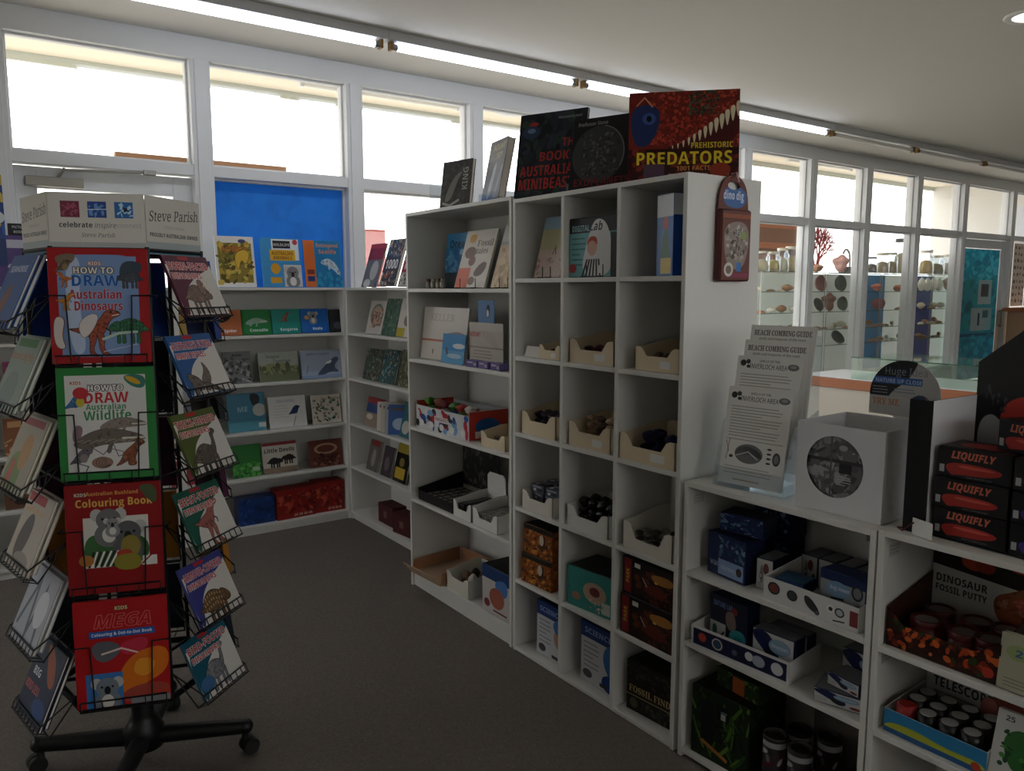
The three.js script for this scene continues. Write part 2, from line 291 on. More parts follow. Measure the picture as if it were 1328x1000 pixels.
const L = (c, pts, s, lw = 2) => { c.strokeStyle = s; c.lineWidth = lw; c.lineCap = 'round'; c.beginPath(); pts.forEach((p, i) => (i ? c.lineTo(...p) : c.moveTo(...p))); c.stroke(); };
function lines(c, x, y, w, n, dy, f, lw = 2) { for (let i = 0; i < n; i++) B(c, x, y + i * dy, w * (i % 4 === 3 ? 0.6 : 0.9 + 0.1 * ((i * 37) % 10) / 10), lw, f); }
function mottle(c, x, y, w, h, cols, n, s) { n = Math.round(n * 1.5); s *= 0.8; for (let i = 0; i < n; i++) E(c, x + rnd() * w, y + rnd() * h, rr(s * 0.25, s), rr(s * 0.15, s * 0.7), cols[Math.floor(rnd() * cols.length)], rr(0, 3)); }
function hide(c, pts, f, stroke, lw) {                          // an animal's skin: blotched, outlined
  blob(c, pts, f, stroke, lw); c.save(); blob(c, pts); c.clip(); const xs = pts.map((p) => p[0]), ys = pts.map((p) => p[1]), x0 = Math.min(...xs), y0 = Math.min(...ys), w = Math.max(...xs) - x0, h = Math.max(...ys) - y0, s = Math.max(3, Math.min(w, h) * 0.12);
  mottle(c, x0, y0, w, h, ['rgba(20,12,8,.28)', 'rgba(255,240,220,.16)', 'rgba(20,12,8,.16)'], 40, s); c.restore();
}
const at = (x, y, s, f) => (pts) => pts.map(([u, v]) => [x + (f ? 1 - u : u) * s, y + v * s]);
// animals, drawn in a square of side s with its corner at x, y
function theropod(c, x, y, s, f, flip, dark = '#3a2a22') {
  const q = at(x, y, s, flip);
  hide(c, q([[0, 0.42], [0.2, 0.42], [0.4, 0.34], [0.55, 0.3], [0.64, 0.18], [0.72, 0.04], [0.9, 0.04], [1, 0.1], [0.98, 0.16], [0.86, 0.2], [0.78, 0.3], [0.74, 0.42], [0.66, 0.56], [0.5, 0.64], [0.36, 0.58], [0.2, 0.5]]), f, dark, s * 0.012);
  hide(c, q([[0.4, 0.5], [0.54, 0.5], [0.54, 0.68], [0.47, 0.82], [0.5, 0.95], [0.62, 1], [0.42, 1], [0.4, 0.86], [0.42, 0.72]]), f, dark, s * 0.012);
  hide(c, q([[0.54, 0.5], [0.66, 0.5], [0.7, 0.66], [0.66, 0.8], [0.72, 0.93], [0.82, 0.97], [0.64, 0.98], [0.58, 0.82], [0.58, 0.68]]), f, dark, s * 0.012);
  L(c, q([[0.72, 0.42], [0.8, 0.48], [0.79, 0.55]]), dark, s * 0.03); E(c, ...q([[0.82, 0.08]])[0], s * 0.018, s * 0.018, '#111');
  L(c, q([[0.84, 0.155], [0.97, 0.13]]), '#f4eadd', s * 0.018);
}
function beast(c, x, y, s, f, flip, o = {}) {                 // four-legged animal: o.neck high, o.plates, o.horns
  const q = at(x, y, s, flip), d = o.dark ?? '#33291f';
  for (const u of [0.26, 0.4, 0.6, 0.72]) hide(c, q([[u, 0.55], [u + 0.11, 0.55], [u + 0.08, 0.78], [u + 0.1, 0.95], [u - 0.01, 0.95], [u + 0.015, 0.75]]), f, d, s * 0.01);
  hide(c, q([[0, o.tail ?? 0.62], [0.14, 0.52], [0.24, 0.38], [0.46, 0.28], [0.68, 0.34], [0.82, 0.46], [0.78, 0.64], [0.5, 0.72], [0.26, 0.66], [0.12, 0.62]]), f, d, s * 0.012);
  if (o.neck) { hide(c, q([[0.66, 0.42], [0.8, 0.3], [0.8, 0.12], [0.88, 0.02], [1, 0.06], [1, 0.13], [0.9, 0.16], [0.88, 0.34], [0.8, 0.56]]), f, d, s * 0.01); E(c, ...q([[0.91, 0.08]])[0], s * 0.014, s * 0.014, '#111'); }
  else { hide(c, q([[0.72, 0.36], [0.86, 0.38], [1, 0.52], [0.98, 0.62], [0.84, 0.64], [0.72, 0.58]]), f, d, s * 0.012); E(c, ...q([[0.88, 0.48]])[0], s * 0.016, s * 0.016, '#111'); }
  if (o.horns) { hide(c, q([[0.62, 0.2], [0.8, 0.16], [0.88, 0.4], [0.78, 0.56], [0.64, 0.5]]), o.horns, d, s * 0.012); for (const k of [[0.82, 0.34, 1, 0.06], [0.88, 0.38, 1.08, 0.16], [0.95, 0.48, 1.03, 0.36]]) L(c, q([[k[0], k[1]], [k[2], k[3]]]), '#d8ccb4', s * 0.03); }
  if (o.plates) for (let r = 0; r < 3; r++) for (let i = 0; i < 8; i++) { const [a, b] = q([[0.2 + i * 0.075, 0.36 + r * 0.1 + Math.abs(i - 3.5) * 0.018]])[0]; blob(c, [[a - s * 0.02, b + s * 0.03], [a, b - s * 0.05], [a + s * 0.025, b + s * 0.03]], o.plates); }
}
function flyer(c, x, y, s, f, flip) {
  const q = at(x, y, s, flip);
  hide(c, q([[0.05, 0.3], [0.3, 0.36], [0.45, 0.5], [0.42, 0.66], [0.28, 0.62], [0.15, 0.8], [0.14, 0.55]]), f, '#222', s * 0.01); hide(c, q([[0.4, 0.48], [0.62, 0.28], [0.6, 0.1], [0.74, 0.3], [0.7, 0.5], [0.52, 0.62]]), f, '#222', s * 0.01);
  hide(c, q([[0.44, 0.52], [0.6, 0.52], [0.72, 0.6], [1, 0.74], [0.7, 0.68], [0.58, 0.64], [0.5, 0.7]]), '#6d6259', '#222', s * 0.01);
}
function koala(c, x, y, s, f = '#8d8f92') {
  E(c, x + s * 0.16, y + s * 0.28, s * 0.18, s * 0.2, '#b9b9b6'); E(c, x + s * 0.84, y + s * 0.28, s * 0.18, s * 0.2, '#b9b9b6'); E(c, x + s * 0.5, y + s * 0.95, s * 0.42, s * 0.4, f);
  E(c, x + s * 0.5, y + s * 0.45, s * 0.36, s * 0.36, f); E(c, x + s * 0.5, y + s * 0.95, s * 0.2, s * 0.25, '#d8d6d0'); E(c, x + s * 0.5, y + s * 0.55, s * 0.1, s * 0.15, '#1c1c1e'); E(c, x + s * 0.33, y + s * 0.42, s * 0.04, s * 0.04, '#111'); E(c, x + s * 0.67, y + s * 0.42, s * 0.04, s * 0.04, '#111');
}
function dolphin(c, x, y, s, f) { const q = at(x, y, s); hide(c, q([[0, 0.35], [0.14, 0.22], [0.4, 0.12], [0.7, 0.3], [0.88, 0.6], [1, 0.92], [0.86, 0.95], [0.7, 0.72], [0.4, 0.52], [0.16, 0.44]]), f); hide(c, q([[0.35, 0.5], [0.52, 0.5], [0.42, 0.75]]), f); E(c, x + s * 0.17, y + s * 0.3, s * 0.02, s * 0.02, '#123'); }
function croc(c, x, y, s, f) { const q = at(x, y, s); hide(c, q([[0, 0.6], [0.25, 0.42], [0.5, 0.36], [0.72, 0.4], [1, 0.5], [1, 0.58], [0.7, 0.6], [0.4, 0.62], [0.2, 0.7]]), f); L(c, q([[0.7, 0.53], [0.98, 0.53]]), '#ddd8c4', s * 0.03); for (const u of [0.3, 0.55]) L(c, q([[u, 0.58], [u - 0.04, 0.72]]), f, s * 0.06); }
function roo(c, x, y, s, f) { const q = at(x, y, s); hide(c, q([[0.02, 0.98], [0.2, 0.8], [0.3, 0.5], [0.5, 0.34], [0.66, 0.2], [0.7, 0.02], [0.78, 0.12], [0.92, 0.2], [0.88, 0.28], [0.76, 0.32], [0.7, 0.5], [0.6, 0.72], [0.68, 0.95], [0.4, 0.97], [0.42, 0.78], [0.24, 0.9]]), f, '#3a2418', s * 0.01); }
function birdy(c, x, y, s, f, belly = '#eee') { const q = at(x, y, s); hide(c, q([[0, 0.78], [0.25, 0.5], [0.4, 0.25], [0.6, 0.1], [0.78, 0.14], [0.95, 0.24], [0.8, 0.3], [0.74, 0.55], [0.5, 0.72], [0.28, 0.7]]), f); E(c, x + s * 0.58, y + s * 0.52, s * 0.14, s * 0.18, belly); E(c, x + s * 0.7, y + s * 0.2, s * 0.025, s * 0.025, '#111'); }
function shell(c, x, y, s, f, d = '#5a4a40') { E(c, x, y, s, s * 0.75, f); c.strokeStyle = d; c.lineWidth = s * 0.07; for (let i = 1; i < 5; i++) { c.beginPath(); c.ellipse(x + s * 0.1 * i, y + s * 0.05 * i, s * (1 - i * 0.2), s * 0.75 * (1 - i * 0.2), 0.3, 0, 5); c.stroke(); } }
// ---------------------------------------------------------------- six-sided wire book rack on castors
const RC = [0.418, 0, -2.672], RT = -0.337;
{
  const t = thing('book_rack', 'six-sided black wire book rack on castors with a printed white header', 'book rack', RC, RT);
  for (let k = 0; k < 4; k++) {
    const a = (-26 + 90 * k) * Math.PI / 180 - RT, dir = [Math.cos(a), -Math.sin(a)], q = (r, y) => [dir[0] * r, y, dir[1] * r];
    const g = new THREE.CylinderGeometry(0.024, 0.03, 0.29, 12).rotateZ(-Math.PI / 2).translate(0.175, 0.092, 0); g.scale(1, 1, 1).rotateY(a);
    const l = part('leg', [g, new THREE.SphereGeometry(0.026, 12, 8).translate(...q(0.32, 0.092))], M.black, t);
    part('castor', [cyl(0.012, 0.012, 0.03, ...q(0.318, 0.045), 10), new THREE.CylinderGeometry(0.027, 0.027, 0.02, 18).rotateX(Math.PI / 2).translate(0, 0, 0.013).rotateY(a + 0.6).translate(...q(0.33, 0.0275)), new THREE.CylinderGeometry(0.027, 0.027, 0.02, 18).rotateX(Math.PI / 2).translate(0, 0, -0.013).rotateY(a + 0.6).translate(...q(0.33, 0.0275))], M.rubber, l);
  }
  part('hub', lathe([[0, 0.06], [0.06, 0.06], [0.062, 0.12], [0.045, 0.15], [0.034, 0.17], [0.034, 0.3], [0, 0.3]], 24), M.black, t);
  part('pole', cyl(0.02, 0.02, 1.4, 0, 0.28, 0, 16), M.black, t);
  const Rr = 0.245, hex = (r, k, y) => [r * Math.sin((k - 0.5) * Math.PI / 3), y, r * Math.cos((k - 0.5) * Math.PI / 3)], fr = [];
  for (const [y, r] of [[0.315, 0.011], [1.0, 0.004], [1.66, 0.006]]) for (let k = 0; k < 6; k++) { fr.push(rod(hex(Rr, k, y), hex(Rr, k + 1, y), r, 8)); if (y !== 1) fr.push(rod([0, y, 0], hex(Rr, k, y), 0.006)); }
  for (let k = 0; k < 6; k++) fr.push(rod(hex(Rr, k, 0.315), hex(Rr, k, 1.665), 0.0065, 8));
  part('frame', fr, M.black, t);
  const head = print(330, 210, '#d7d4cb', (c, w, h) => {
    B(c, 0, 0, w, h, '#dcd9d0'); for (const [i, a, b] of [[0, '#7d2f46', '#b0566c'], [1, '#2b4f9a', '#6d9fd8'], [2, '#2a6fb6', '#bfe0f2']]) { const x = 42 + i * 92; B(c, x, 30, 64, 56, a); mottle(c, x + 6, 36, 52, 44, [b], 12, 12); if (i === 1) L(c, [[x, 58], [x + 64, 56]], '#e8f2ff', 3); if (i === 2) { E(c, x + 38, 58, 5, 8, '#151a22', 0.6); L(c, [[x + 30, 50], [x + 48, 62]], '#151a22', 4); } }
    T(c, 'celebrate', 34, 112, 25, '#4a4a4a', { align: 'left', bold: true }); T(c, 'inspire', 152, 112, 25, '#7a7a7a', { align: 'left', bold: false, it: true }); T(c, 'connect', 232, 112, 24, '#b4b2ac', { align: 'left', bold: false });
    T(c, 'Steve Parish', 165, 146, 20, '#777', { font: 'serif', it: true, bold: false }); B(c, 0, 172, w, 38, '#b7bcbb');
  }, { sw: 330, side: (c, w, h) => { B(c, 0, 0, w, h, '#d3d0c7'); T(c, 'Steve Parish', w / 2, 66, 52, '#2b2b2b', { font: 'serif', it: true, bold: false, rot: -0.06 }); T(c, 'P U B L I S H I N G', w / 2, 108, 15, '#9a9890', { bold: false }); T(c, 'PROUDLY AUSTRALIAN OWNED', w / 2, 138, 20, '#222'); B(c, 0, 165, w, 45, '#a9b4b6'); B(c, 0, 196, w, 14, '#4b7f92'); } });
  for (let k = 0; k < 6; k++) part('header_panel', cbox(0.243, 0.165, 0.003, head, { front: k ? head.side : head.front }).translate(0, 1.732, 0.212).rotateY(k * Math.PI / 3), head.a.matt, t);
  part('header_top', new THREE.CylinderGeometry(0.243, 0.243, 0.003, 6).rotateY(Math.PI / 6).translate(0, 1.8, 0), M.whiteCard, t);

  // pockets: a tray of wires on a face, leaning out; books stand in them
  const zig = (w, d, y0, n) => { const o = []; for (let i = 0; i <= n; i++) { const x = -w / 2 + i * w / n; o.push(rod([x, y0, -d], [x, y0, 0.004], 0.0016, 5), rod([x, y0, 0.004], [x, y0 + 0.028, 0.004], 0.0016, 5)); } return o; };
  function pocket(k, y, z, tilt, w, h, big) {
    const g = [...zig(w, 0.034, 0, big ? 4 : 8), rod([-w / 2, 0.028, 0.004], [w / 2, 0.028, 0.004], 0.0026), rod([-w / 2, 0, 0.004], [w / 2, 0, 0.004], 0.0026), rod([-w / 2, 0, -0.034], [w / 2, 0, -0.034], 0.0026)];
    for (const s of [-1, 1]) {
      if (big) g.push(...wire([[s * w * 0.62, h * 0.62, -0.04], [s * w * 0.62, h * 0.62, 0.007], [s * w * 0.36, h * 0.62, 0.007], [s * w * 0.33, 0.01, 0.007]], 0.0022));
      else g.push(...wire([[s * w / 2, 0.028, 0.004], [s * w / 2, h * 0.62, -0.07], [s * w / 2, 0.0, -0.034]], 0.0024));
    }
    const m = mergeGeometries(g); m.rotateX(-tilt).translate(0, y, z).rotateY(k * Math.PI / 3);
    part('wire_pocket', m, M.black, t);
  }
  const place = (k, z, x = 0) => { const a = RT + k * Math.PI / 3; return [RC[0] + Math.sin(a) * z + Math.cos(a) * x, RC[2] + Math.cos(a) * z - Math.sin(a) * x, a]; };
  const onRack = (label, p, size, k, y, z, tilt, x = 0, o = {}) => { const [px, pz, a] = place(k, z, x); const b = book(label, p, size, [px, y, pz], a + (o.skew ?? 0), 0, { group: o.group, matt: false }); b.rotation.x = -tilt; return b; };
  // front column
  const redBlue = print(384, 500, '#a01c20', (c, w, h) => {
    B(c, 0, 0, w, h, '#a81d22'); blob(c, [[34, 30], [200, 26], [345, 30], [346, 250], [344, 470], [180, 474], [36, 470], [34, 250]], '#7f9cc9'); B(c, 40, 34, 300, 434, '#7f9cc9'); blob(c, [[60, 40], [130, 30], [110, 250], [140, 460], [70, 460]], '#b9c9e2');
    T(c, 'KIDS', 178, 66, 22, '#f0e6d0', { stroke: '#b03a30' }); T(c, 'HOW TO', 172, 96, 40, '#f2ecdc', { stroke: '#3a3a44', sw: 6 }); T(c, 'DRAW', 178, 140, 66, '#1f5fae', { stroke: '#9db8dc', sw: 3, max: 190 }); T(c, 'Australian', 178, 200, 54, '#b5282c', { max: 205, stroke: '#c9c0cc', sw: 3 }); T(c, 'Dinosaurs', 186, 250, 54, '#b5282c', { max: 190, stroke: '#c9c0cc', sw: 3 });
    blob(c, [[30, 30], [110, 20], [100, 60], [60, 80], [30, 60]], '#7d6e5e'); birdy(c, 20, 40, 80, '#6b5b44', '#8d7a5c'); blob(c, [[290, 50], [370, 60], [350, 120], [280, 140], [270, 100]], '#3f4c5a'); beast(c, 262, 70, 110, '#46505a', true);
    theropod(c, 30, 100, 70, '#c8753a', true); theropod(c, 18, 190, 80, '#d8923c', false); theropod(c, 60, 260, 210, '#a3503c', false); blob(c, [[100, 330], [150, 280], [190, 290], [160, 360], [120, 400]], '#dcd4d0', '#777', 2);
    beast(c, 220, 255, 170, '#2f6e4c', true, { plates: '#123a2a' }); L(c, [[200, 395], [260, 370], [330, 365]], '#b8cfc0', 12); L(c, [[200, 450], [330, 420]], '#b9c6dc', 4); blob(c, [[10, 290], [60, 300], [40, 380], [60, 440], [10, 430]], '#d9cfc8', '#7a3a32', 3);
  });
  const greenBk = print(384, 500, '#2f7f3d', (c, w, h) => {
    B(c, 0, 0, w, h, '#2f8440'); B(c, 32, 34, 318, 432, '#d9d8d4'); T(c, 'KIDS', 74, 66, 20, '#b33a3a', { stroke: '#e8e4da' }); birdy(c, 20, 90, 120, '#3c6fa4', '#c9b73a'); E(c, 92, 112, 30, 26, '#c0333a'); blob(c, [[250, 34], [350, 34], [350, 100], [290, 90]], '#3d7f72'); E(c, 300, 60, 34, 12, '#d9a531', 0.5);
    T(c, 'HOW TO', 190, 92, 36, '#f5f2ea', { stroke: '#33333a', sw: 6 }); T(c, 'DRAW', 190, 135, 66, '#c22a2e', { max: 180 }); T(c, 'Australian', 190, 176, 36, '#3f8a5a', { max: 160 }); T(c, 'Wildlife', 195, 214, 58, '#3f8a5a', { max: 190 });
    blob(c, [[60, 250], [100, 260], [80, 330], [50, 330]], '#8d7480'); croc(c, 150, 150, 200, '#8d8378'); croc(c, 40, 160, 300, '#70675e'); for (let i = 0; i < 9; i++) L(c, [[60 + i * 30, 330 + (i % 3) * 4], [92 + i * 30, 322]], '#a39a8e', 3);
    birdy(c, 30, 345, 110, '#6d6470', '#8d8480'); L(c, [[60, 420], [110, 440], [100, 460]], '#55505a', 4); L(c, [[120, 350], [170, 390], [210, 340], [230, 400], [260, 390]], '#55505a', 3); roo(c, 210, 310, 140, '#8d5238'); L(c, [[190, 360], [250, 380], [240, 440]], '#6a6060', 3); E(c, 165, 425, 42, 26, '#8c6a5c'); shell(c, 165, 425, 36, '#97786a');
  });
  const colBk = print(384, 500, '#8e1519', (c, w, h) => {
    B(c, 0, 0, w, h, '#8f161b'); T(c, 'KIDS', 62, 44, 22, '#dcd6c4', { stroke: '#55401c' }); T(c, 'Australian Bushland', 190, 42, 24, '#d9a45a', { max: 210 }); T(c, 'Colouring Book', 195, 84, 48, '#e0b058', { max: 310, stroke: '#8a5a22', sw: 2 }); blob(c, [[290, 10], [370, 10], [370, 110], [320, 70]], '#4d5c3e');
    B(c, 68, 150, 262, 230, '#d6d4cc'); blob(c, [[68, 240], [150, 220], [330, 240], [330, 380], [68, 380]], '#3d6a3c'); koala(c, 100, 100, 140, '#6f7072'); koala(c, 170, 160, 150, '#5c5d60'); koala(c, 150, 150, 70, '#8d8e8e'); E(c, 255, 290, 40, 50, '#8d7f3a');
    for (let i = 0; i < 9; i++) L(c, [[105 + i * 14, 310], [85 + i * 12, 375]], i % 2 ? '#eceae2' : '#1d1b1a', 8); E(c, 75, 345, 30, 26, '#b6783a'); blob(c, [[190, 310], [250, 300], [270, 340], [210, 350]], '#b0402c'); blob(c, [[180, 330], [290, 320], [300, 400], [190, 400]], '#8d8430'); B(c, 300, 340, 60, 44, '#e4e2da'); L(c, [[300, 375], [345, 330]], '#8a1f24', 6);
  });
  const megaBk = print(384, 500, '#a8181c', (c, w, h) => {
    B(c, 0, 0, w, h, '#b01a1f'); T(c, 'KIDS', 195, 40, 24, '#d9cf9a', { stroke: '#5a4a20' }); T(c, 'MEGA', 195, 98, 84, '#b01a1f', { stroke: '#e07a72', sw: 5, max: 270, it: true }); B(c, 60, 142, 270, 32, '#1f57a6'); T(c, 'Colouring & Dot-to-Dot Book', 195, 158, 22, '#dfe8f4', { max: 250 });
    blob(c, [[70, 190], [160, 190], [200, 240], [120, 300], [70, 260]], '#5d6068'); blob(c, [[190, 200], [300, 180], [300, 240], [230, 270], [180, 250]], '#c2304a'); L(c, [[110, 250], [190, 230], [260, 260]], '#e6cdbf', 8); blob(c, [[180, 330], [250, 250], [384, 230], [384, 360], [260, 420], [200, 470], [180, 400]], '#d9731f'); blob(c, [[250, 280], [340, 300], [300, 380], [230, 360]], '#e79a2e');
    B(c, 40, 340, 150, 160, '#3a78bb'); koala(c, 60, 350, 130, '#77818c'); blob(c, [[190, 420], [384, 400], [384, 500], [190, 500]], '#a3453a'); T(c, 'colouring', 330, 452, 22, '#c9352e'); B(c, 220, 470, 164, 30, '#7f8288');
  });
  const cols = [[redBlue, 'red and blue drawing book with painted dinosaurs, topmost of the rack front', 1.345], [greenBk, 'green bordered drawing book with bush animals, second from the top of the rack front', 1.015], [colBk, 'dark red colouring book with koalas, third down the rack front', 0.68], [megaBk, 'bright red dot-to-dot book with an orange lizard, lowest on the rack front', 0.335]];
  for (const [p, lab, y] of cols) { onRack(lab, p, [0.25, 0.317, 0.014], 0, y, 0.257, 0.06); pocket(0, y - 0.005, 0.26, 0.06, 0.23, 0.31, true); }
  // right-hand face: six square dinosaur books
  const dino = (band, title, sub, draw) => print(288, 256, band, (c, w, h) => {
    B(c, 0, 0, w, h, '#d9d6d0'); blob(c, [[0, 0], [288, 0], [288, 50], [160, 90], [60, 150], [30, 256], [0, 256]], band); B(c, 0, 0, 288, 40, band); B(c, 96, 4, 64, 15, '#b3262c'); draw(c);
    T(c, title, 140, 46, 42, '#b3131f', { stroke: '#f0ece6', sw: 4, max: 262 }); T(c, sub, 108, 88, 34, '#b3131f', { stroke: '#f0ece6', sw: 4, max: 190 });
  });
  const six = [
    [dino('#5a1f38', 'HORN-FACED', 'DINOSAURS', (c) => beast(c, 30, 70, 190, '#7a6258', false, { horns: '#8f6e60' })), 'maroon topped book with a horned dinosaur, topmost of the rack right side'],
    [dino('#2a5a94', 'AUSTRALIA’S FLYING', 'MARINE REPTILES', (c) => flyer(c, 10, 90, 230, '#6d625c')), 'blue topped book with a winged reptile, second down the rack right side'],
    [dino('#55612f', 'THICK-HEADED', 'DINOSAURS', (c) => beast(c, 20, 80, 210, '#5c554e', false, { neck: 1 })), 'olive topped book with a grey long-necked dinosaur, third down the rack right side'],
    [dino('#1f5a4c', 'BEAST-FOOTED', 'DINOSAURS', (c) => theropod(c, 30, 60, 200, '#a8645c', false)), 'dark green topped book with a pink meat-eating dinosaur, fourth down the rack right side'],
    [dino('#3b3f86', 'ARMOUR-COVERED', 'DINOSAURS', (c) => beast(c, 20, 70, 220, '#6a4f36', false, { plates: '#c9a66a' })), 'violet topped book with a spiky armoured dinosaur, fifth down the rack right side'],
    [dino('#17566b', 'BIRD-FOOTED', 'DINOSAURS', (c) => { beast(c, 30, 70, 190, '#7d8086', false, { neck: 1, tail: 0.8 }); E(c, 50, 200, 44, 30, '#3f6a9a'); }), 'teal topped book with a grey bird-footed dinosaur, lowest on the rack right side']];
  six.forEach(([p, lab], i) => { const y = 1.474 - i * 0.234; onRack(lab, p, [0.208, 0.19, 0.01], 1, y, 0.318, 0.42); pocket(1, y - 0.006, 0.322, 0.42, 0.215, 0.2); });
  // left-hand face
  const lefts = [
    ['#3a62a0', (c) => { T(c, 'SEAHORSE', 100, 50, 30, '#d8dce6'); E(c, 80, 170, 26, 70, '#8c5a48', 0.3); }, 'blue book with a brown sea creature, topmost of the rack left side'],
    ['#8fa094', (c) => { B(c, 20, 8, 160, 28, '#3f7a3c'); T(c, 'Nature’s Big Only', 100, 70, 34, '#b36a3a', { max: 180 }); E(c, 90, 190, 60, 70, '#7f8d88'); }, 'pale green book with orange title, second down the rack left side'],
    ['#a7a08c', (c) => { B(c, 20, 10, 170, 24, '#96333c'); blob(c, [[20, 140], [120, 110], [150, 256], [20, 256]], '#6f8a4a'); E(c, 120, 120, 40, 60, '#b98c58'); E(c, 60, 200, 20, 50, '#b5544a'); }, 'book with red band and green bush scene, third down the rack left side'],
    ['#b7ad9e', (c) => { B(c, 10, 6, 140, 30, '#a92832'); T(c, 'MARSUPIALS', 90, 60, 26, '#c99a52', { max: 150 }); E(c, 80, 150, 40, 80, '#4f453e', 0.2); E(c, 120, 220, 60, 26, '#8c8478'); }, 'grey-brown book with red label, fourth down the rack left side'],
    ['#a9adb6', (c) => { L(c, [[20, 200], [80, 40], [100, 220], [140, 60], [170, 230]], '#5d6168', 14); E(c, 150, 120, 40, 60, '#d2d4d8'); }, 'silver-grey photo book, fifth down the rack left side'],
    ['#23324a', (c) => { blob(c, [[60, 0], [140, 20], [200, 110], [160, 130], [100, 60]], '#a5583c'); T(c, 'BIG', 60, 110, 34, '#dfe3e8'); T(c, 'BIRD LESS', 64, 160, 38, '#d05a56', { max: 110 }); E(c, 150, 200, 50, 30, '#2c4a80'); }, 'dark blue book with a snake and white lettering, lowest on the rack left side']];
  lefts.forEach(([bg, draw, lab], i) => { const y = 1.443 - i * 0.232, p = print(208, 208, bg, (c, w, h) => { B(c, 0, 0, w, h, bg); c.scale(1, 0.82); draw(c); }); onRack(lab, p, [0.225, 0.222, 0.01], -1, y, 0.33, 0.42); onRack('second copy tucked behind the ' + lab.replace(/,.*/, ''), p, [0.225, 0.218, 0.012], -1, y + 0.006, 0.3135, 0.42); pocket(-1, y - 0.006, 0.334, 0.42, 0.24, 0.21); });
  // the far faces: taller books seen past the edge
  const tall = [['#1d3f86', '#8aa3cf', 'dark blue'], ['#25272b', '#70737a', 'black'], ['#4a1f3a', '#8a5a78', 'plum'], ['#a9742a', '#e0b86a', 'ochre'], ['#26303c', '#6a7684', 'slate']];
  tall.forEach(([bg, fg, nm], i) => { const y = 1.39 - i * 0.262, p = print(128, 160, bg, (c, w, h) => { B(c, 0, 0, w, h, bg); B(c, 14, 16, 100, 20, fg); E(c, 64, 100, 36, 40, fg); });
    for (const [k, nk] of [[2, 'right'], [-2, 'left'], [3, 'back']]) { onRack(`${nm} nature book in the ${nk === 'back' ? 'rear' : 'far ' + nk} face of the wire rack`, p, [0.21, 0.25, 0.02], k, y, 0.278, 0.12); pocket(k, y - 0.006, 0.282, 0.12, 0.215, 0.24); } });
}
// ---------------------------------------------------------------- books on the wall and corner bookcases
const photo = (w, h, edge, draw) => print(w, h, edge, (c, a, b) => { B(c, 0, 0, a, b, edge); draw(c, a, b); });
// the wall bookcase faces the aisle (+z): bottom of the front cover at z
const wb = (lab, p, w, h, th, x, y, tilt = 0.16, o = {}) => book(lab, p, [w, h, th], [x, y, o.z ?? -4.905], o.turn ?? 0, tilt, o);
wb('white bordered activity book with a yellow dinosaur picture under the blue window', photo(200, 256, '#e2e0da', (c) => { B(c, 14, 34, 172, 200, '#8a7a34'); mottle(c, 14, 34, 172, 200, ['#b99a3a', '#6d6a2c', '#c9b056', '#5a4a24'], 60, 26); T(c, 'ACTIVITY', 96, 66, 34, '#c9783a', { stroke: '#6a3a1c', max: 130 }); blob(c, [[90, 90], [150, 60], [180, 90], [150, 150], [130, 110], [110, 190]], '#d9b040', '#5a4420'); E(c, 140, 24, 20, 10, '#4a4a70'); }), 0.235, 0.312, 0.012, 1.437, 1.56);
wb('light blue book with a yellow title and a koala photo', photo(216, 256, '#3f92c9', (c) => { B(c, 58, 6, 150, 110, '#dfe4e8'); B(c, 66, 14, 96, 40, '#24262a'); T(c, 'WILDLIFE', 114, 34, 20, '#c9c6c0'); B(c, 46, 62, 140, 56, '#d9a72a'); T(c, 'AUSTRALIAN', 116, 80, 26, '#7a4a1c', { max: 120 }); T(c, 'ANIMALS', 116, 104, 24, '#7a4a1c', { max: 120 }); E(c, 190, 20, 14, 14, '#b0394a'); blob(c, [[70, 122], [110, 160], [70, 200], [36, 160]], '#d09a28'); B(c, 40, 206, 62, 30, '#d09a28'); B(c, 116, 140, 100, 116, '#c9c9c6'); koala(c, 118, 140, 92, '#7b7c80'); }), 0.25, 0.31, 0.02, 1.725, 1.56);
wb('blue sea life book with an orange side strip and a dolphin', photo(216, 256, '#1f78ad', (c) => { B(c, 0, 0, 62, 256, '#cf6a2c'); T(c, 'Endangered', 138, 26, 28, '#d98a5a', { max: 130 }); T(c, 'Sealife', 138, 60, 32, '#d98a5a', { max: 110 }); dolphin(c, 90, 80, 120, '#b9c9d6'); mottle(c, 62, 180, 154, 76, ['#2c8fb8', '#1a6a9c'], 30, 26); B(c, 14, 160, 40, 26, '#7a3a30'); B(c, 14, 196, 40, 28, '#27407c'); }), 0.255, 0.305, 0.012, 2.0, 1.56);
const small = [['#b5683e', 'Spider', 'orange', 1.37, (c) => E(c, 80, 60, 40, 16, '#2b211c', -0.4)], ['#1f7a3e', 'Crocodile', 'green', 1.545, (c) => croc(c, 20, 0, 150, '#8fae9c')], ['#1f8a80', 'Kangaroo', 'teal', 1.737, (c) => roo(c, 50, 10, 80, '#8a5a48')], ['#2166b8', 'Koala', 'bright blue', 1.928, (c) => { koala(c, 50, 14, 70, '#8a8d92'); E(c, 40, 60, 16, 14, '#c99a48'); }]];
for (const [bg, s, n, x, d] of small) wb(`${n} square animal board book on the second shelf, under the blue window`, photo(192, 164, bg, (c) => { d(c); T(c, s, 110, 136, 26, '#e2e6ea'); }), 0.185, 0.158, 0.018, x, 1.264, 0.2);
wb('dark book in the corner end of the second shelf', photo(96, 128, '#25262b', (c) => E(c, 50, 90, 30, 20, '#4d5058')), 0.1, 0.15, 0.02, 2.08, 1.264, 0.15);
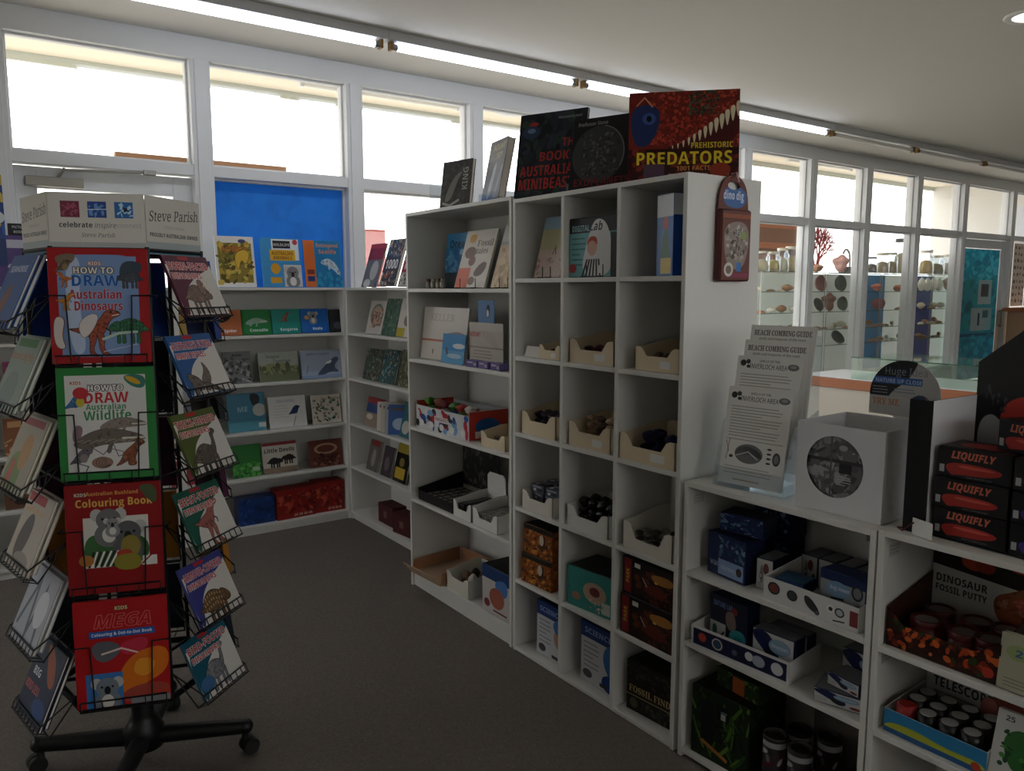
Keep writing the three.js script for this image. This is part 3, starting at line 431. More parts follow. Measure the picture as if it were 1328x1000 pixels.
wb('grey photo book, left on the third shelf', photo(160, 200, '#77797a', (c) => { mottle(c, 0, 40, 160, 160, ['#55585a', '#9a9c9a', '#3c3f40'], 40, 24); T(c, 'BUSH', 80, 24, 22, '#222'); }), 0.17, 0.2, 0.012, 1.42, 0.965, 0.2);
wb('wide grey-green landscape book on the third shelf', photo(256, 180, '#a9b0a6', (c) => { B(c, 0, 90, 256, 90, '#6d7456'); mottle(c, 0, 80, 256, 50, ['#8d9468', '#5a6144'], 30, 30); T(c, 'Imagine', 90, 28, 24, '#45504a', { bold: false }); T(c, 'Coastlines', 150, 56, 26, '#45504a', { bold: false }); }), 0.255, 0.185, 0.012, 1.682, 0.965, 0.2);
wb('pale blue book with a white bird in flight', photo(256, 180, '#a9b6cc', (c) => { T(c, 'BIRDS in FLIGHT', 110, 24, 20, '#50586c', { bold: false }); blob(c, [[90, 160], [150, 100], [220, 40], [250, 60], [200, 110], [250, 150], [180, 140], [120, 170]], '#53607a'); blob(c, [[140, 90], [200, 60], [190, 90]], '#eef0f4'); L(c, [[40, 100], [30, 150]], '#6d86b0', 5); B(c, 0, 160, 256, 20, '#8ea2c6'); }), 0.275, 0.185, 0.012, 1.965, 0.965, 0.2);
wb('blue book with a dark bird, left on the fourth shelf', photo(224, 240, '#3f7d96', (c) => { blob(c, [[130, 0], [200, 10], [190, 80], [150, 90]], '#20262c'); T(c, 'ME', 90, 100, 44, '#8fb4c4'); E(c, 190, 110, 40, 40, '#aeb2ae'); B(c, 0, 180, 224, 60, '#4f93a6'); B(c, 180, 190, 44, 30, '#c9d2d2'); }), 0.235, 0.24, 0.012, 1.463, 0.66, 0.16);
wb('white book with a dark blue wren on the cover', photo(240, 196, '#d9dad8', (c) => { T(c, 'FEATHERS', 110, 30, 26, '#8a98a4', { bold: false }); lines(c, 30, 56, 100, 5, 18, '#b4bcc0', 3); birdy(c, 120, 50, 90, '#27355c', '#2b3c6c'); L(c, [[170, 130], [150, 190]], '#6d6a66', 4); }), 0.245, 0.2, 0.012, 1.727, 0.66, 0.18);
wb('cream book with a leafy floral cover', photo(208, 196, '#cfc7bb', (c) => { T(c, 'Fern Garden', 130, 26, 24, '#a2605c', { it: true, bold: false }); mottle(c, 10, 20, 190, 160, ['#4f6a50', '#7d8f6c', '#b98a84', '#3f5a4a'], 45, 18); }), 0.2, 0.19, 0.012, 1.99, 0.66, 0.18);
wb('bright green book on the fifth shelf', photo(176, 210, '#2a7a34', (c) => { mottle(c, 0, 120, 176, 90, ['#3f9a3c', '#1d5a28', '#5fae4c'], 30, 26); B(c, 120, 150, 44, 24, '#b9cdb2'); }), 0.18, 0.205, 0.012, 1.452, 0.368, 0.16);
wb('white book of little black animals on the fifth shelf', photo(224, 208, '#c9c4ba', (c) => { T(c, 'Little Devils', 110, 56, 38, '#2b2a28', { max: 200 }); B(c, 0, 0, 224, 22, '#8c2f34'); beast(c, 20, 70, 110, '#1d1c1c', false, {}); beast(c, 120, 60, 100, '#2b2320', true, {}); B(c, 0, 170, 224, 38, '#8f7d6c'); }), 0.225, 0.2, 0.012, 1.665, 0.368, 0.16);
wb('brownish red book at the corner end of the fifth shelf', photo(224, 180, '#6a3a30', (c) => { E(c, 112, 60, 80, 36, '#b08a72'); E(c, 112, 60, 60, 24, '#6a3a30'); mottle(c, 20, 100, 180, 70, ['#4a2620', '#8d5a48', '#3c1d1a'], 30, 22); }), 0.23, 0.18, 0.012, 1.977, 0.368, 0.16);
const redToy = photo(256, 200, '#8f2420', (c) => { mottle(c, 0, 30, 256, 130, ['#a8382c', '#6d1916', '#c0503c', '#7a2a24'], 40, 34); T(c, '28 38 40 45', 170, 180, 24, '#d9b8a8'); });
carton('dark blue toy carton on the bottom shelf beside the red cartons', photo(200, 180, '#1d3c78', (c) => { mottle(c, 0, 0, 200, 180, ['#2a4f96', '#15305f'], 20, 30); }), [0.225, 0.17, 0.12], [1.5, 0.058, -4.9]);
{ const b = carton('red toy carton on the bottom shelf, left of two', redToy, [0.265, 0.195, 0.12], [1.757, 0.058, -4.895], 0.06, { group: 'red toy cartons' }); carton('red toy carton on the bottom shelf, nearest the corner', redToy, [0.2, 0.205, 0.12], [1.993, 0.058, -4.91], -0.03, { group: 'red toy cartons' }); }
// behind the rack
const backRow = [[1.56, 0.3, 0.27, '#5c4a80', '#c9c6d4', 'purple and white picture book'], [1.264, 0.36, 0.2, '#8c8a84', '#4d4b46', 'grey picture book'], [1.264, 0.95, 0.17, '#6d6a64', '#b4b0a6', 'stone-coloured picture book'], [1.264, 1.15, 0.18, '#a98a3c', '#5a4a20', 'mustard picture book'], [0.965, 0.3, 0.2, '#96406c', '#4a2f78', 'pink and purple picture book'], [0.965, 1.12, 0.19, '#50565c', '#9aa0a6', 'slate picture book'], [0.66, 0.28, 0.2, '#8c5a3c', '#c99a6c', 'rust-coloured picture book'], [0.66, 1.1, 0.2, '#3c3f46', '#7a7f88', 'charcoal picture book'], [0.368, 0.26, 0.24, '#6a4a38', '#3f2c22', 'brown picture book'], [0.368, 1.1, 0.2, '#a8404c', '#d9c9c4', 'crimson picture book'], [0.058, 0.3, 0.2, '#3a4a5a', '#8a97a4', 'steel blue picture book']];
for (const [y, x, h, bg, fg, n] of backRow) wb(`${n} on the bookcase behind the wire rack`, photo(128, 160, bg, (c) => { B(c, 12, 14, 104, 26, fg); mottle(c, 0, 60, 128, 100, [fg, bg], 16, 26); }), 0.2, h, 0.02, x, y, 0.12);
{ const p = photo(128, 64, '#15161a', (c) => { T(c, 'PICTURE', 64, 18, 20, '#c9c9c6', { max: 110 }); T(c, 'BOOKS', 64, 44, 20, '#c9c9c6'); }), t = thing('sign', 'small black sign with white lettering on the picture books by the door', 'sign', [0.32, 1.832, -4.94]); part('plate', cbox(0.1, 0.062, 0.006, p, { front: p.front }).translate(0, 0.031, 0), p.a.matt, t); part('clip', box(0.012, 0.03, 0.012, 0, 0.004, -0.005), M.black, t); }
{ const p = photo(128, 256, '#1c3f86', (c) => { B(c, 0, 0, 128, 30, '#c9a53a'); mottle(c, 0, 40, 128, 120, ['#2a57ac', '#15306a', '#c9b04a'], 24, 26); E(c, 90, 120, 40, 18, '#cfd6d8'); B(c, 0, 180, 128, 76, '#173470'); }); const t = thing('calendar', 'blue nature calendar hanging at the far left beside the door', 'calendar', [0.19, 1.67, -4.84], 0.1); part('sheet', cbox(0.13, 0.46, 0.004, p, { front: p.front }, 0.0005).translate(0, 0.23, 0), p.a.gloss, t); part('hanger', wire([[0, 0.455, 0.003], [0, 0.5, 0], [0, 0.5, -0.33]], 0.0025), M.metal, t); }
// corner bookcase (faces -x): z runs to the right in the picture
const sh = (lab, p, w, h, th, z, y, fx, tilt = 0.18, o = {}) => book(lab, p, [w, h, th], [fx, y, z], R90 + (o.skew ?? 0), tilt, o);
const CF = 2.16;
sh('red magazine-like book with a grey animal, left on top of the corner bookcase', photo(176, 240, '#8c2c34', (c) => { B(c, 0, 0, 176, 26, '#b03a44'); T(c, 'WILD', 96, 60, 50, '#a83844', { stroke: '#5a1c24' }); B(c, 0, 90, 176, 150, '#6d7074'); E(c, 110, 150, 44, 54, '#b4b6b8'); E(c, 60, 220, 40, 24, '#c9cac8'); }), 0.21, 0.285, 0.012, -4.6, 1.56, CF, 0.3);
sh('thick picture book reading 1000 in white', photo(176, 240, '#3a3f4c', (c) => { mottle(c, 0, 0, 176, 90, ['#8c9a8c', '#a86a5c', '#5a7aa4', '#c9c4a8'], 60, 14); T(c, '1000', 88, 130, 66, '#e6e6e2', { max: 150 }); mottle(c, 0, 170, 176, 70, ['#c9c4b8', '#a85a4c', '#7a8c6c'], 30, 16); }), 0.2, 0.295, 0.02, -4.345, 1.5642, CF, 0.3);
sh('magazine with a red title panel at the end of the corner bookcase top', photo(176, 240, '#a9a49a', (c) => { mottle(c, 0, 0, 176, 100, ['#6a7a5c', '#4d504a', '#c9c4b0'], 40, 20); B(c, 10, 110, 110, 56, '#a32a3a'); T(c, 'REEF', 66, 138, 36, '#e2d9d4'); mottle(c, 0, 180, 176, 60, ['#3c3c3c', '#d4d2ca'], 24, 16); }), 0.2, 0.285, 0.012, -4.1, 1.56, CF, 0.3);
{ const t = thing('book_stand', 'clear acrylic book stand holding the picture book reading 1000', 'book stand', [CF - 0.02, 1.5605, -4.345], R90); part('ledge', [span(-0.07, 0.07, 0, 0.003, -0.19, 0.03), span(-0.07, 0.07, 0, 0.035, 0.027, 0.03)], M.acrylic, t); }
const rowC = [
  ['white book with a ring of child and animal photos', -4.545, 1.264, 0.225, 0.215, '#cfcac4', (c) => { E(c, 110, 90, 80, 70, '#7a8c7a'); E(c, 110, 90, 64, 56, '#c9a894'); mottle(c, 30, 60, 160, 110, ['#6a5a50', '#b98a78', '#d9d0c4', '#8a4a3c'], 34, 20); }],
  ['green picture book leaning beside the ring photo book', -4.335, 1.264, 0.18, 0.23, '#4f6a5c', (c) => mottle(c, 0, 0, 208, 208, ['#6a8a74', '#37504a', '#8fa48c'], 40, 24)],
  ['white book with a yellow lower corner', -4.13, 1.264, 0.21, 0.235, '#d4cfc6', (c) => { T(c, 'Shells', 90, 50, 34, '#a89a98', { bold: false }); E(c, 110, 120, 40, 30, '#8a7a78'); B(c, 0, 160, 100, 48, '#b0a23a'); }],
  ['dark green photo book, left on the middle shelf of the corner bookcase', -4.6, 0.965, 0.24, 0.205, '#4a564c', (c) => mottle(c, 0, 0, 208, 208, ['#6d7d70', '#a4a294', '#2f3a34', '#8c6a60'], 60, 20)],
  ['turquoise and brown photo book on the middle shelf of the corner bookcase', -4.37, 0.965, 0.2, 0.215, '#3c5a5c', (c) => mottle(c, 0, 0, 208, 208, ['#5a9aa0', '#6a5a4c', '#b4ae9e', '#2c3a3c'], 60, 20)],
  ['olive photo book at the right end of the middle shelf of the corner bookcase', -4.13, 0.965, 0.2, 0.225, '#5a5c48', (c) => mottle(c, 0, 0, 208, 208, ['#7d8060', '#3f4434', '#a09a80'], 60, 20)],
  ['blue book with a red band on top, low on the corner bookcase', -4.6, 0.66, 0.235, 0.19, '#2c4a80', (c) => { B(c, 0, 0, 208, 44, '#a8343c'); B(c, 0, 110, 208, 98, '#9a8878'); E(c, 60, 140, 40, 20, '#d4ccc0'); }],
  ['teal book leaning at the right of the white-spined books', -4.12, 0.66, 0.19, 0.215, '#37707c', (c) => { E(c, 70, 150, 50, 40, '#c9c6bc'); E(c, 130, 60, 30, 22, '#1f4a56'); }],
  ['grey paperback with a red stripe, second lowest shelf of the corner bookcase', -4.62, 0.368, 0.15, 0.2, '#6d6a66', (c) => { B(c, 20, 0, 170, 40, '#8a3030'); E(c, 110, 120, 40, 60, '#a8a49c'); }],
  ['dark mauve paperback on the second lowest shelf of the corner bookcase', -4.42, 0.368, 0.13, 0.19, '#4a4048', (c) => E(c, 100, 120, 50, 50, '#7a7078')],
  ['black and yellow guide book on the second lowest shelf of the corner bookcase', -4.23, 0.368, 0.17, 0.235, '#1d1c1a', (c) => { B(c, 0, 0, 208, 50, '#a8942c'); B(c, 20, 130, 150, 60, '#c9a83a'); E(c, 100, 100, 40, 24, '#8a7a3c'); }]];
for (const [lab, z, y, w, h, bg, d] of rowC) sh(lab, photo(208, 208, bg, d), w, h, 0.014, z, y, CF, 0.24);
['white', 'cream', 'pale grey', 'blue'].forEach((n, i) => sh(`${n} thin picture book in the fanned row low on the corner bookcase`, photo(128, 150, ['#cfccc4', '#c4bba8', '#a9aaa8', '#2f5a9c'][i], (c) => { B(c, 14, 16, 90, 14, '#55524c'); E(c, 64, 96, 40, 30, ['#6a7a8a', '#8a6a5a', '#4a4a4e', '#a9bcd4'][i]); }), 0.15, 0.185, 0.01, -4.4 + i * 0.052, 0.66, CF + 0.02, 0.14, { skew: 0.75 }));
{ const p = photo(160, 128, '#4a1518', (c) => { B(c, 60, 40, 36, 46, '#7a5a50'); }); carton('dark red gift box on the bottom shelf of the corner bookcase, left of two', p, [0.2, 0.125, 0.1], [CF, 0.058, -4.42], R90, { matt: true, name: 'gift_box' }); carton('dark red gift box on the bottom shelf of the corner bookcase, beside the wide bookcase', p, [0.2, 0.125, 0.1], [CF - 0.02, 0.058, -4.16], R90 + 0.1, { matt: true, name: 'gift_box' }); }
// ---------------------------------------------------------------- on top of the tall units
const TF = 1.93;
sh('tall red board book of a dinosaur jaw with yellow lettering, on the cube shelving', print(420, 330, '#5c1512', (c, w, h) => {
  B(c, 0, 0, w, h, '#6d1d16'); mottle(c, 60, 0, 360, 200, ['#8c2a1c', '#b0402a', '#5a1812', '#a03424'], 420, 12); mottle(c, 230, 0, 110, 90, ['#2f3a2c', '#4a5640', '#1f281f'], 120, 9);
  blob(c, [[0, 60], [90, 40], [130, 90], [90, 200], [20, 210]], '#1f2d5c'); E(c, 78, 100, 26, 22, '#34508c'); E(c, 78, 100, 10, 12, '#0c0d16'); L(c, [[30, 50], [60, 20], [90, 55]], '#c98a6c', 5);
  blob(c, [[130, 210], [230, 190], [330, 110], [420, 60], [420, 190], [300, 210], [200, 225]], '#451012'); for (let i = 0; i < 13; i++) { const t = i / 12, x = 170 + t * 245, y = 205 - 150 * Math.pow(t, 1.25), s = 8 + 20 * Math.min(1, t * 1.4); blob(c, [[x - s * 0.45, y - s * 0.3], [x + s * 0.45, y - s * 0.5], [x + s * 0.1, y + s * 1.7], [x - s * 0.1, y + s * 1.7]], '#d9cfae'); }
  B(c, 0, 214, w, 116, '#2b0c0c'); mottle(c, 0, 225, w, 105, ['#5a1612', '#7a2418', '#3c0e0e'], 60, 26); T(c, 'PREHISTORIC', 318, 204, 28, '#d9c02c', { max: 160, stroke: '#2b1a08' }); T(c, 'PREDATORS', 212, 250, 66, '#d9c02c', { max: 375, stroke: '#2b1a08', sw: 6 }); T(c, '1001 FACTS', 250, 288, 24, '#c98a4c', { max: 150 }); T(c, 'FIERCE   FACTS   FROM   THE   PAST', 270, 312, 14, '#c9c2ba', { max: 250 }); B(c, 60, 270, 80, 50, '#4d3a4c'); E(c, 350, 296, 40, 26, '#8c3422');
}, { sw: 24, side: (c, w, h) => B(c, 0, 0, w, h, '#7a1c16') }), 0.365, 0.3, 0.026, -1.86, 1.91, TF + 0.1, 0.14, { skew: 0.78, board: 0.006 });
sh('black book with a grey moon on the cover, between the two large books', print(256, 256, '#15161a', (c, w, h) => { B(c, 0, 0, w, h, '#16171b'); E(c, 110, 130, 104, 100, '#3f4144'); mottle(c, 40, 60, 150, 140, ['#55585a', '#34373a', '#6a6c6c', '#2a2c30'], 90, 12); c.strokeStyle = '#7d8082'; c.lineWidth = 4; c.beginPath(); c.arc(110, 130, 100, -1.4, 0.5); c.stroke(); T(c, 'Professor Stone', 80, 20, 18, '#a4a6aa', { max: 120 }); T(c, 'EXOPLANETS', 128, 226, 36, '#7a201c', { max: 230 }); }), 0.27, 0.275, 0.012, -2.22, 1.91, TF + 0.05, 0.16, { skew: 0.35 });
sh('large dark book with red lettering and a beetle, left on the cube shelving', print(320, 340, '#171b22', (c, w, h) => { B(c, 0, 0, w, h, '#1a1f28'); mottle(c, 0, 0, w, h, ['#222a36', '#10131a', '#2a3444', '#283c34'], 120, 40); E(c, 70, 44, 22, 9, '#b0302a'); E(c, 60, 76, 44, 26, '#2c3c5c'); E(c, 60, 70, 20, 10, '#6a86a8'); T(c, 'Illustrated by hand', 240, 26, 15, '#9a9ea4', { max: 110 }); [['THE', 254, 128, 46], ['BOOK OF', 220, 180, 52], ['AUSTRALIAN', 165, 236, 58], ['MINIBEASTS', 160, 290, 60]].forEach(([s, x, y, z]) => T(c, s, x, y, z, '#b3302a', { max: 290, font: 'sans-serif' })); B(c, 250, 300, 34, 24, '#6a6c6c'); }), 0.3, 0.335, 0.014, -2.475, 1.91, TF + 0.0, 0.18, { skew: 0.4 });
sh('small grey dinosaur book with sideways lettering, on the wide bookcase', photo(176, 220, '#3c3b38', (c) => { mottle(c, 0, 0, 176, 220, ['#4a4945', '#2f2e2c'], 50, 26); blob(c, [[20, 200], [50, 110], [90, 60], [130, 50], [100, 90], [80, 150], [60, 190]], '#7d7a74', '#222'); L(c, [[20, 200], [60, 212], [110, 190]], '#a8a49c', 12); c.save(); T(c, 'KING', 140, 90, 44, '#a8a6a0', { rot: -Math.PI / 2 }); c.restore(); }), 0.2, 0.215, 0.02, -3.17, 1.925, TF, 0.14, { skew: 0.2 });
sh('navy book with yellow lettering in a clear stand, on the wide bookcase', print(176, 256, '#2c2b2a', (c, w, h) => { B(c, 0, 0, w, h, '#1d222c'); B(c, 0, 0, w, 90, '#3a382e'); T(c, 'NIGHT', 100, 34, 36, '#b0a23a'); T(c, 'SKY', 110, 70, 34, '#b0a23a'); blob(c, [[40, 256], [80, 100], [110, 100], [80, 256]], '#a9b4c4'); blob(c, [[110, 256], [150, 120], [176, 110], [140, 256]], '#58667e'); }, { sw: 24, side: (c, w, h) => B(c, 0, 0, w, h, '#a8a29a') }), 0.19, 0.26, 0.034, -2.875, 1.9292, TF, 0.2, { skew: -0.2 });
{ const t = thing('book_stand', 'clear acrylic stand under the navy book on the wide bookcase', 'book stand', [TF - 0.012, 1.926, -2.875], R90 - 0.2); part('ledge', [span(-0.1, 0.1, 0, 0.003, -0.2, 0.0), span(-0.1, 0.1, 0, 0.04, -0.003, 0)], M.acrylic, t);
  const u = thing('book_stand', 'clear acrylic sheet stand at the left end of the wide bookcase top', 'book stand', [TF + 0.0, 1.926, -3.38], R90); part('sheet', [span(-0.1, 0.1, 0, 0.17, -0.05, -0.047), span(-0.1, 0.1, 0, 0.003, -0.12, 0)], M.acrylic, u); }
// ---------------------------------------------------------------- goods in the wide bookcase and the cubes
function tray(label, [w, h, d], [x, y, z], turn, mat, o = {}) {      // counter tray with a dipped front
  const t = thing('display_tray', label, 'tray', [x, y + 0.0006, z], turn), k = 0.003, f = h * (o.front ?? 0.8), lo = h * (o.dip ?? 0.5), e = Math.min(0.05, w * 0.2), g = e * 0.5;
  part('front_panel', slab([[-w / 2, 0], [w / 2, 0], [w / 2, f], [w / 2 - g, f], [w / 2 - e * 0.8, f * 0.93], [w / 2 - e, (f + lo) / 2], [w / 2 - e * 1.3, lo], [-w / 2 + e * 1.3, lo], [-w / 2 + e, (f + lo) / 2], [-w / 2 + e * 0.8, f * 0.93], [-w / 2 + g, f], [-w / 2, f]], k).translate(0, 0, -k), mat, t);
  for (const s of [-1, 1]) part('side_panel', slab([[0, 0], [d, 0], [d, h], [d * 0.75, h], [d * 0.15, f], [0, f]], k).rotateY(Math.PI / 2).translate(s > 0 ? w / 2 - k : -w / 2, 0, -k * 0), mat, t);
  const bh = o.back ?? h; part('back_panel', slab([[-w / 2 + k, 0], [w / 2 - k, 0], [w / 2 - k, bh * 0.9], [w / 2 - k - 0.02, bh], [-w / 2 + k + 0.02, bh], [-w / 2 + k, bh * 0.9]], k).translate(0, 0, -d), mat, t);
  part('base_panel', span(-w / 2 + k, w / 2 - k, 0.0005, 0.0035, -d + k, -k, 0.0005), mat, t);
  if (o.tag) part('price_label', span(w * 0.08, w * 0.32, h * 0.12, h * 0.36, 0.0002, 0.0012, 0.0003), M.whiteCard, t);
  return t;
}
const lump = (r, sy, n = 2, k = 0.18) => { const g = new THREE.IcosahedronGeometry(r, n), p = g.attributes.position; for (let i = 0; i < p.count; i++) { const x = p.getX(i), y = p.getY(i), z = p.getZ(i), s = 1 + k * (Math.sin(x / r * 3.1 + 1) * Math.cos(z / r * 2.7) + 0.5 * Math.sin(y / r * 5)) * 0.6; p.setXYZ(i, x * s, y * s * sy, z * s); } g.computeVertexNormals(); return g; };
// n like things heaped in a tray: first one built, the rest copied
function heap(name, label, category, group, geo, mats, n, [w, d], [x, y, z], turn, size, layer = 0.6, flat = 0) {
  let first = null; const cw = Math.max(1, Math.round(w / size)), cd = Math.max(1, Math.round(d / size)), per = cw * cd;
  for (let i = 0; i < n; i++) {
    const l = Math.floor(i / per), j = i % per, u = ((j % cw) + 0.5) / cw - 0.5, v = (Math.floor(j / cw) + 0.5) / cd;
    const lx = u * w + rr(-0.08, 0.08) * size, lz = -v * d, c = Math.cos(turn), s = Math.sin(turn), P = [x + lx * c + lz * s, y + l * size * layer, z - lx * s + lz * c];
    let o; if (!first) { o = first = single(name, geo, mats[0], label, category, group); o.rotation.order = 'YXZ'; o.position.set(...P); } else { o = copy(first, P, 0); o.material = mats[i % mats.length]; }
    o.rotation.set(flat ? 0 : rr(-0.3, 0.3), turn + rr(-0.5, 0.5) * (flat ? 0.25 : 4), flat ? 0 : rr(-0.3, 0.3));
  }
}
function stand(label, z, y, fx, w = 0.09) { const t = thing('wire_stand', label, 'wire stand', [fx, y, z], R90), g = []; for (const s of [-1, 1]) g.push(...wire([[s * w / 2, 0.045, 0.005], [s * w / 2, 0.0035, 0.005], [s * w / 2, 0.0035, 0.03]], 0.002)); g.push(rod([-w / 2, 0.0035, 0.005], [w / 2, 0.0035, 0.005], 0.002)); part('wire', g, M.black, t); }
// --- wide bookcase, top shelf
sh('tall blue seascape book at the back of the top shelf of the wide bookcase', photo(256, 224, '#2f7fb8', (c) => { B(c, 0, 0, 256, 60, '#3f92c6'); T(c, 'Ocean', 90, 44, 44, '#1a2a44'); mottle(c, 0, 70, 160, 90, ['#5fa8d4', '#2a6fae', '#8fc4de'], 30, 26); B(c, 0, 160, 256, 64, '#39434a'); }), 0.34, 0.27, 0.014, -3.27, 1.552, 2.03, 0.1);
sh('white book with brown fossil shapes, a sun and an orange corner', photo(216, 256, '#d4cfc4', (c) => { E(c, 56, 36, 24, 20, '#d9a02c'); T(c, 'Fossil', 150, 60, 38, '#3a2f2a', { font: 'serif' }); T(c, 'tales', 140, 94, 34, '#3a2f2a', { font: 'serif' }); E(c, 60, 100, 40, 26, '#6a4636'); E(c, 84, 138, 24, 22, '#7a4a40'); blob(c, [[110, 190], [160, 140], [200, 150], [180, 200], [130, 210]], '#5a4238'); shell(c, 110, 226, 24, '#7a584c'); B(c, 0, 168, 90, 88, '#cf5a30'); }), 0.255, 0.275, 0.012, -3.04, 1.552, 1.925, 0.3);
sh('sandy beach photo book at the right of the top shelf of the wide bookcase', photo(176, 240, '#cdb594', (c) => { B(c, 0, 0, 176, 70, '#c9c6c0'); B(c, 0, 64, 176, 14, '#a8aaa4'); mottle(c, 0, 90, 176, 150, ['#d9c4a0', '#b89a74', '#c9ae88'], 40, 30); }), 0.19, 0.285, 0.012, -2.775, 1.552, 1.93, 0.3);
stand('black wire stand before the fossil shapes book', -3.04, 1.552, 1.924, 0.13); stand('black wire stand before the sandy beach book', -2.76, 1.552, 1.929, 0.06);
const jarM = std('#8f8a7c', 0.4), jarLid = std('#5a2420', 0.4);
[-3.45, -3.4, -3.35, -3.31].forEach((z, i) => { const t = thing('specimen_jar', ['tiny red-lidded specimen jar leftmost in front of the seascape book', 'tiny specimen jar second from the left before the seascape book', 'tiny green-grey specimen jar third before the seascape book', 'tiny specimen jar nearest the fossil shapes book'][i], 'jar', [1.95, 1.5525, z]); part('body', lathe([[0, 0], [0.014, 0], [0.016, 0.01], [0.016, 0.03], [0.01, 0.036], [0, 0.036]], 14), jarM, t); part('lid', cyl(0.011, 0.011, 0.012, 0, 0.036, 0, 14), i % 2 ? jarM : jarLid, t); });
// second shelf
sh('large white book with a pink horizon line on the second shelf of the wide bookcase', photo(320, 256, '#cdc7be', (c) => { T(c, 'KELLER', 140, 50, 46, '#a29a92', { font: 'serif', bold: false }); blob(c, [[150, 150], [220, 110], [320, 120], [320, 170], [200, 170]], '#9a8478'); B(c, 0, 156, 320, 10, '#b0604c'); E(c, 200, 128, 10, 7, '#2a2422'); E(c, 90, 216, 4, 14, '#4a4540'); }), 0.42, 0.26, 0.016, -3.3, 1.2, 1.93, 0.12);
{ const p = photo(192, 176, '#2f86c0', (c) => { B(c, 0, 100, 192, 76, '#5a9fc9'); E(c, 140, 70, 50, 16, '#cfd9de'); E(c, 110, 130, 60, 14, '#a9c6d6'); blob(c, [[30, 80], [44, 80], [56, 120], [44, 130]], '#4a3a4c'); }); const t = thing('postcard', 'bright blue postcard of sky and clouds leaning on the large white book', 'postcard', [1.905, 1.2008, -3.16], R90); part('card', cbox(0.205, 0.14, 0.0014, p, { front: p.front }, 0.0003).translate(0, 0.07, 0), p.a.gloss, t); t.rotation.x = -0.12; }
{ const p = photo(256, 224, '#c4bfb6', (c) => { B(c, 0, 40, 256, 184, '#bcb6ac'); T(c, 'NEW!', 44, 60, 34, '#b0343c'); blob(c, [[60, 40], [160, 40], [200, 70], [230, 130], [200, 130]], '#b4aaa0'); B(c, 0, 120, 256, 8, '#8c8078'); lines(c, 30, 140, 150, 4, 16, '#8a8078', 5); }), t = thing('display_card', 'white display card reading NEW! with a little blue house shape on top', 'display card', [1.93, 1.201, -2.905], R90);
  part('card', cbox(0.27, 0.2, 0.003, p, { front: p.front }, 0.0005).translate(0, 0.1, 0), p.a.matt, t); const q = photo(128, 128, '#5f86b4', (c) => { blob(c, [[70, 20], [96, 30], [88, 100], [70, 100]], '#2a2d38'); E(c, 78, 74, 8, 22, '#d8d8d4'); }); part('topper', cbox(0.13, 0.1, 0.004, q, { front: q.front }, 0.0005).translate(0, 0.25, -0.002), q.a.matt, t); part('easel', slab([[-0.05, 0], [0.05, 0], [0, 0.18]], 0.002).rotateX(0.35).translate(0, 0.0, -0.07), M.whiteCard, t); }
{ const p = photo(160, 64, '#6a5c96', (c) => { B(c, 20, 10, 80, 16, '#c9c4d4'); B(c, 110, 20, 40, 30, '#b9b2bc'); }); for (let i = 0; i < 3; i++) carton(['flat purple box, left of three before the display card', 'flat purple and white box, middle of three before the display card', 'flat purple box, right of three before the display card'][i], p, [0.085, 0.03, 0.06], [1.895, 1.2, -2.975 + i * 0.095], R90 + rr(-0.1, 0.1), { group: 'flat purple boxes' }); }
// third shelf
{ const p = print(512, 128, '#c9cdd2', (c, w, h) => { B(c, 0, 0, w, h, '#cfd2d4'); for (let i = 0; i < 46; i++) { const f = ['#b02a34', '#2a4f9a', '#22252c', '#d9dadc', '#7aa4cc'][Math.floor(rnd() * 5)]; E(c, rnd() * w, rr(20, 120), rr(12, 34), rr(10, 24), f, rr(0, 3)); } B(c, 190, 40, 130, 30, '#dfe0de'); T(c, 'FANTASTIC', 255, 55, 24, '#a33a34', { max: 120 }); for (let i = 0; i < 5; i++) E(c, 60 + i * 100, 96, 22, 18, '#e4e4e0'); }, { sw: 128, side: (c, w, h) => { B(c, 0, 0, w, h, '#b8392c'); E(c, 60, 70, 40, 36, '#2a5a9c'); B(c, 20, 90, 90, 30, '#dcdcd8'); } });
  const t = thing('display_tray', 'printed red, blue and white sweet display tray on the wide bookcase', 'tray', [1.905, 0.851, -3.265], R90);
  part('front_panel', cbox(0.5, 0.115, 0.003, p, { front: p.front }, 0.0006).translate(0, 0.0575, 0), p.a.gloss, t); for (const s of [-1, 1]) part('side_panel', cbox(0.003, 0.135, 0.22, p, { right: p.side, left: p.side }, 0.0006).translate(s * 0.2485, 0.0675, -0.112), p.a.gloss, t); part('base_panel', span(-0.245, 0.245, 0.0005, 0.0035, -0.22, -0.003), M.whiteCard, t); part('back_panel', cbox(0.49, 0.125, 0.003, p).translate(0, 0.0625, -0.22), p.a.gloss, t);
  const sweets = ['#3f7a34', '#a83a34', '#c9c4b8', '#3a64a4', '#5a9a3c', '#b87a6a', '#7a2c34'].map((h) => std(h, 0.35)); const bag = lump(0.029, 0.62, 2, 0.35);
  heap('sweet_bag', 'small shiny sweet bag heaped in the printed display tray', 'sweet bag', 'sweet bags in the printed tray', bag, sweets, 24, [0.46, 0.19], [1.925, 0.945, -3.265], R90, 0.075, 0.56); }
tray('small pale wooden tray right of the printed sweet tray', [0.19, 0.085, 0.15], [1.9, 0.8508, -2.81], R90, M.ply, { back: 0.1 });
heap('shell_charm', 'small pale shell charm lying in the wooden tray beside the sweets', 'shell charm', 'shell charms', lump(0.014, 0.6), [std('#8a7f6a', 0.5), std('#6d6658', 0.5)], 9, [0.14, 0.1], [1.93, 0.865, -2.81], R90, 0.045);
